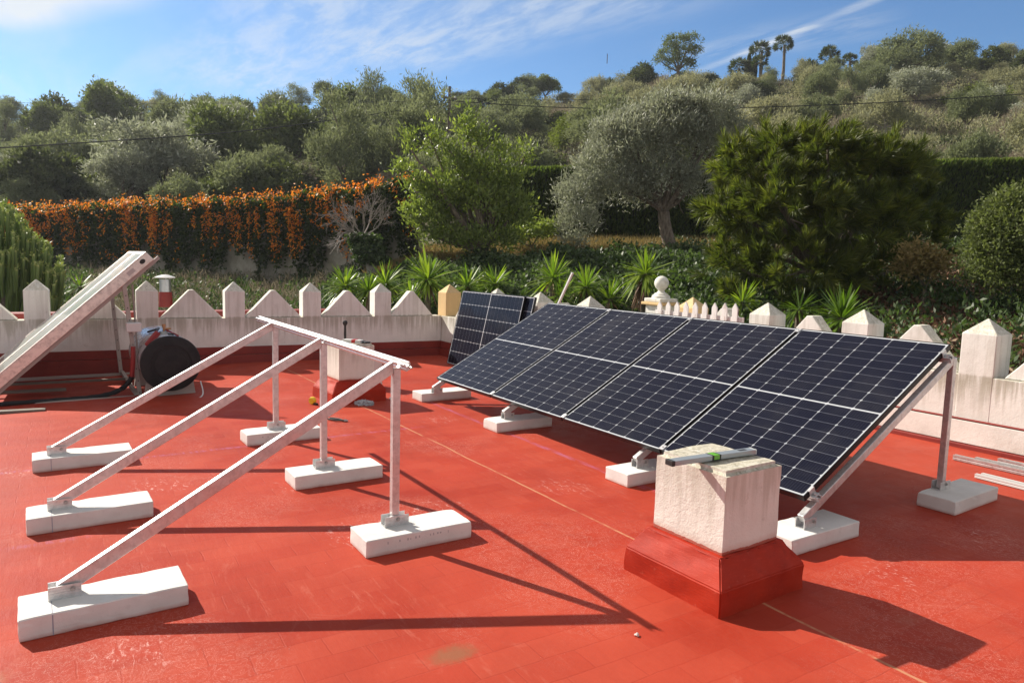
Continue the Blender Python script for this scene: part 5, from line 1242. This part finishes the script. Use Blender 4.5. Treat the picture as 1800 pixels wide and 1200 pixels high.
bigtree('shrub', 'low spreading green shrub between the leafy tree and the olive', 'shrub', tpt(930, 23), lb, 150, 16, .1, .13, .045, L_laurel, tpt(930, 23, .2), .05, .03)
# ---- silver olive tree
D = 22.5
lb = [lobe(*q) for q in ((1120, 262, D, 74, 58), (1062, 305, D, 52, 52), (1185, 245, D, 68, 58), (1245, 255, D, 50, 44), (1095, 340, D, 60, 42), (1165, 320, D, 60, 46), (1180, 205, D, 55, 36), (1240, 200, D, 48, 32), (1285, 235, D, 30, 30), (1080, 240, D, 40, 35), (1215, 330, D, 34, 42), (1180, 190, D, 30, 30), (1110, 215, D, 26, 24), (1020, 350, D, 40, 45), (1015, 395, D, 34, 32), (1005, 425, D, 22, 14))]
bigtree('olive_tree', 'large silvery olive tree with a leaning trunk beside the dark needle tree', 'tree', at(1190, 462, D), lb, 2700, 17, .12, .15, .034, L_silver, at(1166, 372, D), .24, .10, up=.8, shell=(.5, 1.04), twigs=3, nl=11)
# ---- bare tree with ivied trunk
D = 21.5
bt = empty('bare_tree', at(655, 462, D), 'leafless grey tree with an ivy wrapped trunk before the orange vine', 'tree'); o_ = bt.location
mb = MB(); fk = at(638, 415, D) - o_; limb(mb, (0, 0, -.3), fk, .17, .12, .1, 5, 8)
def rec(p, d_, L, r, lv):
    e_ = p + d_ * L; limb(mb, p, e_, r, r * .6, .14, 4, 5 if lv < 2 else 3)
    if lv < 4:
        for q in range(4):
            nd = (d_ + Vector(rng.normal(size=3)) * .55 + Vector((0, 0, .12))).normalized(); rec(p.lerp(e_, random.uniform(.5, 1)), nd, L * random.uniform(.55, .8), max(r * .6, .0045), lv + 1)
for tx, ty in ((565, 420), (575, 375), (600, 350), (640, 335), (668, 345), (700, 370), (590, 395)):
    dd = (at(tx, ty, D + rng.normal() * .8) - o_ - fk); rec(fk, dd.normalized(), dd.length * .50, .026, 1)
mb.build('branches', M_twig, bt)
n = 2600; s = rng.random(n); a = rng.random(n) * 6.283; r_ = .20 + .20 * rng.random(n) + .15 * np.sin(s * 9) ** 2
P = np.array(fk)[None] * s[:, None] * 1.05 + np.stack([r_ * np.cos(a), r_ * np.sin(a), np.zeros(n)], -1)
npmesh('ivy', leafquads(P, rnd_dir(n), .12, .09), 4, L_ivy, bt, rng.random(n))

# ---- needle tree: brush tufts at the ends of spreading limbs
D = 14.8
nt = empty('needle_tree', at(1440, 600, D), 'big dark evergreen with long drooping needle tufts behind the right parapet', 'tree'); o_ = nt.location
lb = [lobe(*q) for q in ((1430, 292, D, 80, 52), (1500, 305, D, 76, 52), (1345, 310, D, 70, 46), (1565, 315, D + .3, 55, 48), (1292, 385, D, 54, 46), (1390, 385, D - .7, 90, 70), (1500, 405, D - .3, 85, 76), (1590, 405, D + .3, 56, 60), (1625, 445, D + .5, 38, 46), (1300, 470, D, 54, 42), (1400, 480, D - .6, 90, 62), (1510, 500, D - .2, 80, 50), (1265, 366, D, 28, 22), (1375, 262, D, 42, 22), (1302, 285, D + .2, 32, 18), (1550, 272, D + .2, 30, 20), (1350, 530, D - .2, 80, 32), (1455, 258, D, 34, 18))]
P_, O_, k_, C_ = crown_points([(q[0] - o_.x, q[1] - o_.y, q[2] - o_.z, q[3], q[4], q[5]) for q in lb], 900, 1, .03, (.60, 1.05))
nt_n = 104; K = np.repeat(np.arange(len(C_)), nt_n); m_ = len(K)
T = unit(O_ * 1.0 + np.array([0, 0, .25]) + .45 * rng.normal(size=O_.shape))             # direction each tuft points
tl = (.12 + .28 * rng.random(len(C_)))                                                   # length of the leafy twig
s = rng.random(m_); base = C_[K] + T[K] * (s * tl[K])[:, None]
rd_ = rnd_dir(m_); rd_ = unit(rd_ - T[K] * np.sum(rd_ * T[K], 1, keepdims=True))
D_ = unit(T[K] * (.45 + .9 * s)[:, None] + rd_ * .80 + np.array([0, 0, .25]))
V = blades(base, D_, (.15 + .12 * rng.random(m_)) * (.7 + .6 * rng.random(len(C_)))[K], .0150, -.10 + .30 * rng.random(m_), seg=2, side=unit(np.cross(D_, rnd_dir(m_))))
tv_ = rng.random(len(C_)); vr = np.clip(.45 * rng.random(m_) + .50 * tv_[K], 0, .92); vr = np.where(rng.random(m_) < .03, 1., vr)
npmesh('needles', V, 4, L_needle, nt, np.tile(vr, 2))
lo_ = [(q[0] - o_.x, q[1] - o_.y, q[2] - o_.z) for q in lb]
trunk_mesh(nt, (0, 0, -1), (0, 0, 1.3), lo_, .22, .07, twigs=3)
# ---- bush at the right edge
D = 11.5
lb = [lobe(*q) for q in ((1790, 420, D, 78, 70), (1840, 400, D, 80, 62), (1765, 480, D, 60, 52), (1830, 500, D, 80, 60), (1745, 400, D, 32, 34), (1790, 355, D, 42, 22), (1740, 450, D, 38, 44))]
bigtree('rounded_bush', 'dense grey green rounded bush at the right edge of the garden', 'bush', tpt(1810, D), lb, 1500, 16, .075, .075, .030, L_mid, tpt(1810, D, .5), .12, .05, shell=(.7, 1.))
lb = [lobe(*q) for q in ((1610, 455, 13, 28, 20), (1640, 470, 13, 22, 20), (1600, 480, 13, 20, 18))]
bigtree('dead_bush', 'dead brown leafy bush between the needle tree and the right bush', 'bush', tpt(1620, 13), lb, 110, 16, .09, .09, .04, L_grass, tpt(1620, 13, .4), .04, .02)
# rubble and fallen sticks on the shady bank
mb = MB()
for i in range(90):
    p = tpt(random.uniform(1420, 1850), random.uniform(8.8, 14), .04); v_ = np.clip(rng.normal(size=3), -1, 1) * np.array([.3, .3, .08]); limb(mb, p, p + Vector(v_), .008, .003, .2, 3, 4)
tag(mb.build('fallen_twigs', M_twig), 'tangle of fallen twigs on the shady bank to the right', 'twigs', kind='stuff')

# ---- yuccas
def yucca(px, py, D, R, label, n=70, trunk=True, bright=.5):
    c = at(px, py, D); gz = tz(c.x, c.y)
    root = empty('yucca_plant', (c.x, c.y, min(gz, c.z - .2)), label, 'yucca', 'yuccas behind the parapet'); h_ = c.z - root.location.z
    a = rng.random(n) * 6.283; e = np.arcsin(np.clip(rng.uniform(-.6, 1.0, n), -1, 1))
    D_ = np.stack([np.cos(a) * np.cos(e), np.sin(a) * np.cos(e), np.sin(e)], -1)
    P = np.tile(np.array([0, 0, h_]), (n, 1)) + D_ * .05
    V = blades(P, D_, R * (.65 + .45 * rng.random(n)), R * .075, .08 + .5 * (1 - np.sin(e)) * rng.random(n) ** 2, seg=3)
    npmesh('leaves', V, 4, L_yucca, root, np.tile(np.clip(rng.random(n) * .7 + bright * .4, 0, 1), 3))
    m_ = max(6, n // 7); a = rng.random(m_) * 6.283; D2 = unit(np.stack([np.cos(a), np.sin(a), rng.uniform(-1.6, -.2, m_)], -1))
    npmesh('dead_leaves', blades(np.tile(np.array([0, 0, h_ - .04]), (m_, 1)), D2, R * (.5 + .4 * rng.random(m_)), R * .05, .2, seg=2), 4, L_litter, root, np.tile(rng.random(m_), 2))
    mb = MB(); mb.tube([(0, 0, -.2), (.02, 0, h_ * .5), (0, 0, h_)], [.09, .075, .06], 8); mb.build('stem', M_bark, root, smooth=True)
for q in ((607, 503, 16.5, .62, 'leftmost bright yucca behind the shaded parapet'), (648, 512, 16.2, .52, 'small yucca between two larger ones behind the shaded parapet'), (678, 500, 16.8, .62, 'yucca rising just above a merlon behind the shaded parapet'),
          (752, 492, 16.0, .80, 'tallest bright yucca in front of the ivy bank'), (722, 522, 15.4, .45, 'low yucca at the foot of the tallest one'), (822, 504, 16.5, .60, 'yucca just right of the cream corner merlon'), (870, 500, 17.0, .62, 'dark green yucca above the leaning spare panels'),
          (972, 490, 15.5, .66, 'upright yucca left of the leaning pole'), (985, 520, 15.0, .50, 'yellowing yucca at the foot of the leaning pole'), (1030, 505, 15.8, .62, 'rounded yucca right of the leaning pole'), (1072, 526, 15.2, .50, 'small shaded yucca above the panel row'),
          (1135, 482, 14.2, .66, 'tall yucca with dead hanging leaves beside the ball pillar'), (1305, 532, 13.2, .50, 'yucca poking out right of the picket gate'), (1480, 560, 10.5, .55, 'dark shaded yucca behind the right parapet'), (1405, 545, 11.5, .42, 'small dark yucca left of another behind the right parapet'),
          (140, 505, 17.0, .42, 'small yucca left of the water collector'), (90, 525, 15.5, .5, 'low yucca between two merlons at the far left')):
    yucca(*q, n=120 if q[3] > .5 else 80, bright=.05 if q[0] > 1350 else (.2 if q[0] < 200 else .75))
c = at(1128, 520, 14.2); n = 60; a = rng.random(n) * 6.283
D_ = unit(np.stack([np.cos(a) * .35, np.sin(a) * .35, -np.ones(n)], -1)); P = np.tile(np.array(c), (n, 1)) + rng.normal(size=(n, 3)) * .05 + np.array([0, 0, .25])
o = npmesh('dead_leaf_skirt', blades(P, D_, .5, .03, .1), 4, L_litter, None, np.tile(rng.random(n) * .5 + .4, 3))
yk = [q for q in COL.objects if q.get('label') == 'tall yucca with dead hanging leaves beside the ball pillar'][0]
o.parent = yk; o.matrix_parent_inverse = Matrix.Translation(-yk.location); o.name = 'dead_leaf_skirt'

# ---- candelabra spurge at the far left
D = 15.5
sp_ = empty('candelabra_spurge', at(10, 570, D), 'huge upright green candelabra spurge with pale tips at the far left', 'succulent'); o_ = sp_.location
mb = MB(); tips = []
vals = []
for i in range(760):
    tx = random.uniform(-150, 112)
    ymin = np.interp(tx, [-150, -20, 20, 60, 95, 112], [330, 330, 352, 395, 430, 455]); py = ymin + 6 + 120 * random.random() ** 1.1
    dd = D + random.uniform(-1.3, 1.4) - (py - ymin) * .006; tip = at(tx, py, dd) - o_; L_ = random.uniform(.35, .75); lean_ = Vector((tip.x, tip.y, 0)) * random.uniform(.10, .22)
    base_ = tip - Vector((0, 0, L_)) - lean_ * L_; mid_ = base_.lerp(tip, .5) + lean_ * .12
    P = [base_, mid_, tip - Vector((0, 0, .03)), tip]; r_ = [.020, .026, .030, .016]
    mb.tube(P, r_, 6); vals += [.2 + .4 * random.random()] * 12 + [.80] * 6 + [1.0] * 6
    tips.append(tip)
for i in range(60):
    a_ = at(random.uniform(-150, 95), random.uniform(470, 520), D + random.uniform(-.8, .8)) - o_; mb.tube([Vector((a_.x * .3, a_.y * .3, -.5)), a_ * .6, a_], [.06, .05, .03], 6); vals += [.2 + .3 * random.random()] * 18
o = mb.build('stems', L_euph, sp_, smooth=True)
at_ = o.data.attributes.new('var', 'FLOAT', 'POINT'); at_.data.foreach_set('value', np.array(vals, dtype=np.float32))
n = len(tips) * 10; P = np.repeat(np.array([q[:] for q in tips]), 10, 0) + rng.normal(size=(n, 3)) * .022
npmesh('tip_leaves', leafquads(P, unit(np.array([0, 0, .8]) + .8 * rng.normal(size=(n, 3))), .075, .030), 4, L_euph, sp_, np.clip(.86 + .14 * rng.random(n), 0, 1))
mb = MB(); limb(mb, (0, 0, -1.2), (0, 0, .6), .35, .25, .1, 5, 9); mb.build('trunk', M_bark, sp_, smooth=True)

# ---- thin air between here and the ridge
hz = MB().box((-450, -450, -4), (450, 450, 62)).build('haze', None); tag(hz, kind='stuff')
m, t, out = material('thin_haze'); pv = t.node('ShaderNodeVolumePrincipled'); pv.inputs['Color'].default_value = (.86, .92, 1.0, 1); pv.inputs['Density'].default_value = HAZE; pv.inputs['Anisotropy'].default_value = .35
t.l.new(pv.outputs[0], out.inputs['Volume']); hz.data.materials.append(m)

vs3 = []
for i in range(210):
    u = random.uniform(-7.5, -.8); v = random.uniform(-.6, 6.2); s = random.uniform(.0016, .0045); q = np.array([(0, 0, 0), (s, s * .2, 0), (s * .4, s, 0), (s * .4, s * .4, s * .8)]) + np.array([u, v, .0005])
    for f in ((0, 2, 1), (0, 1, 3), (1, 2, 3), (2, 0, 3)): vs3.append(q[list(f)])
tag(npmesh('roof_grit', np.array(vs3), 3, M_block), 'tiny pale crumbs of grit scattered over the red roof', 'grit', kind='stuff')
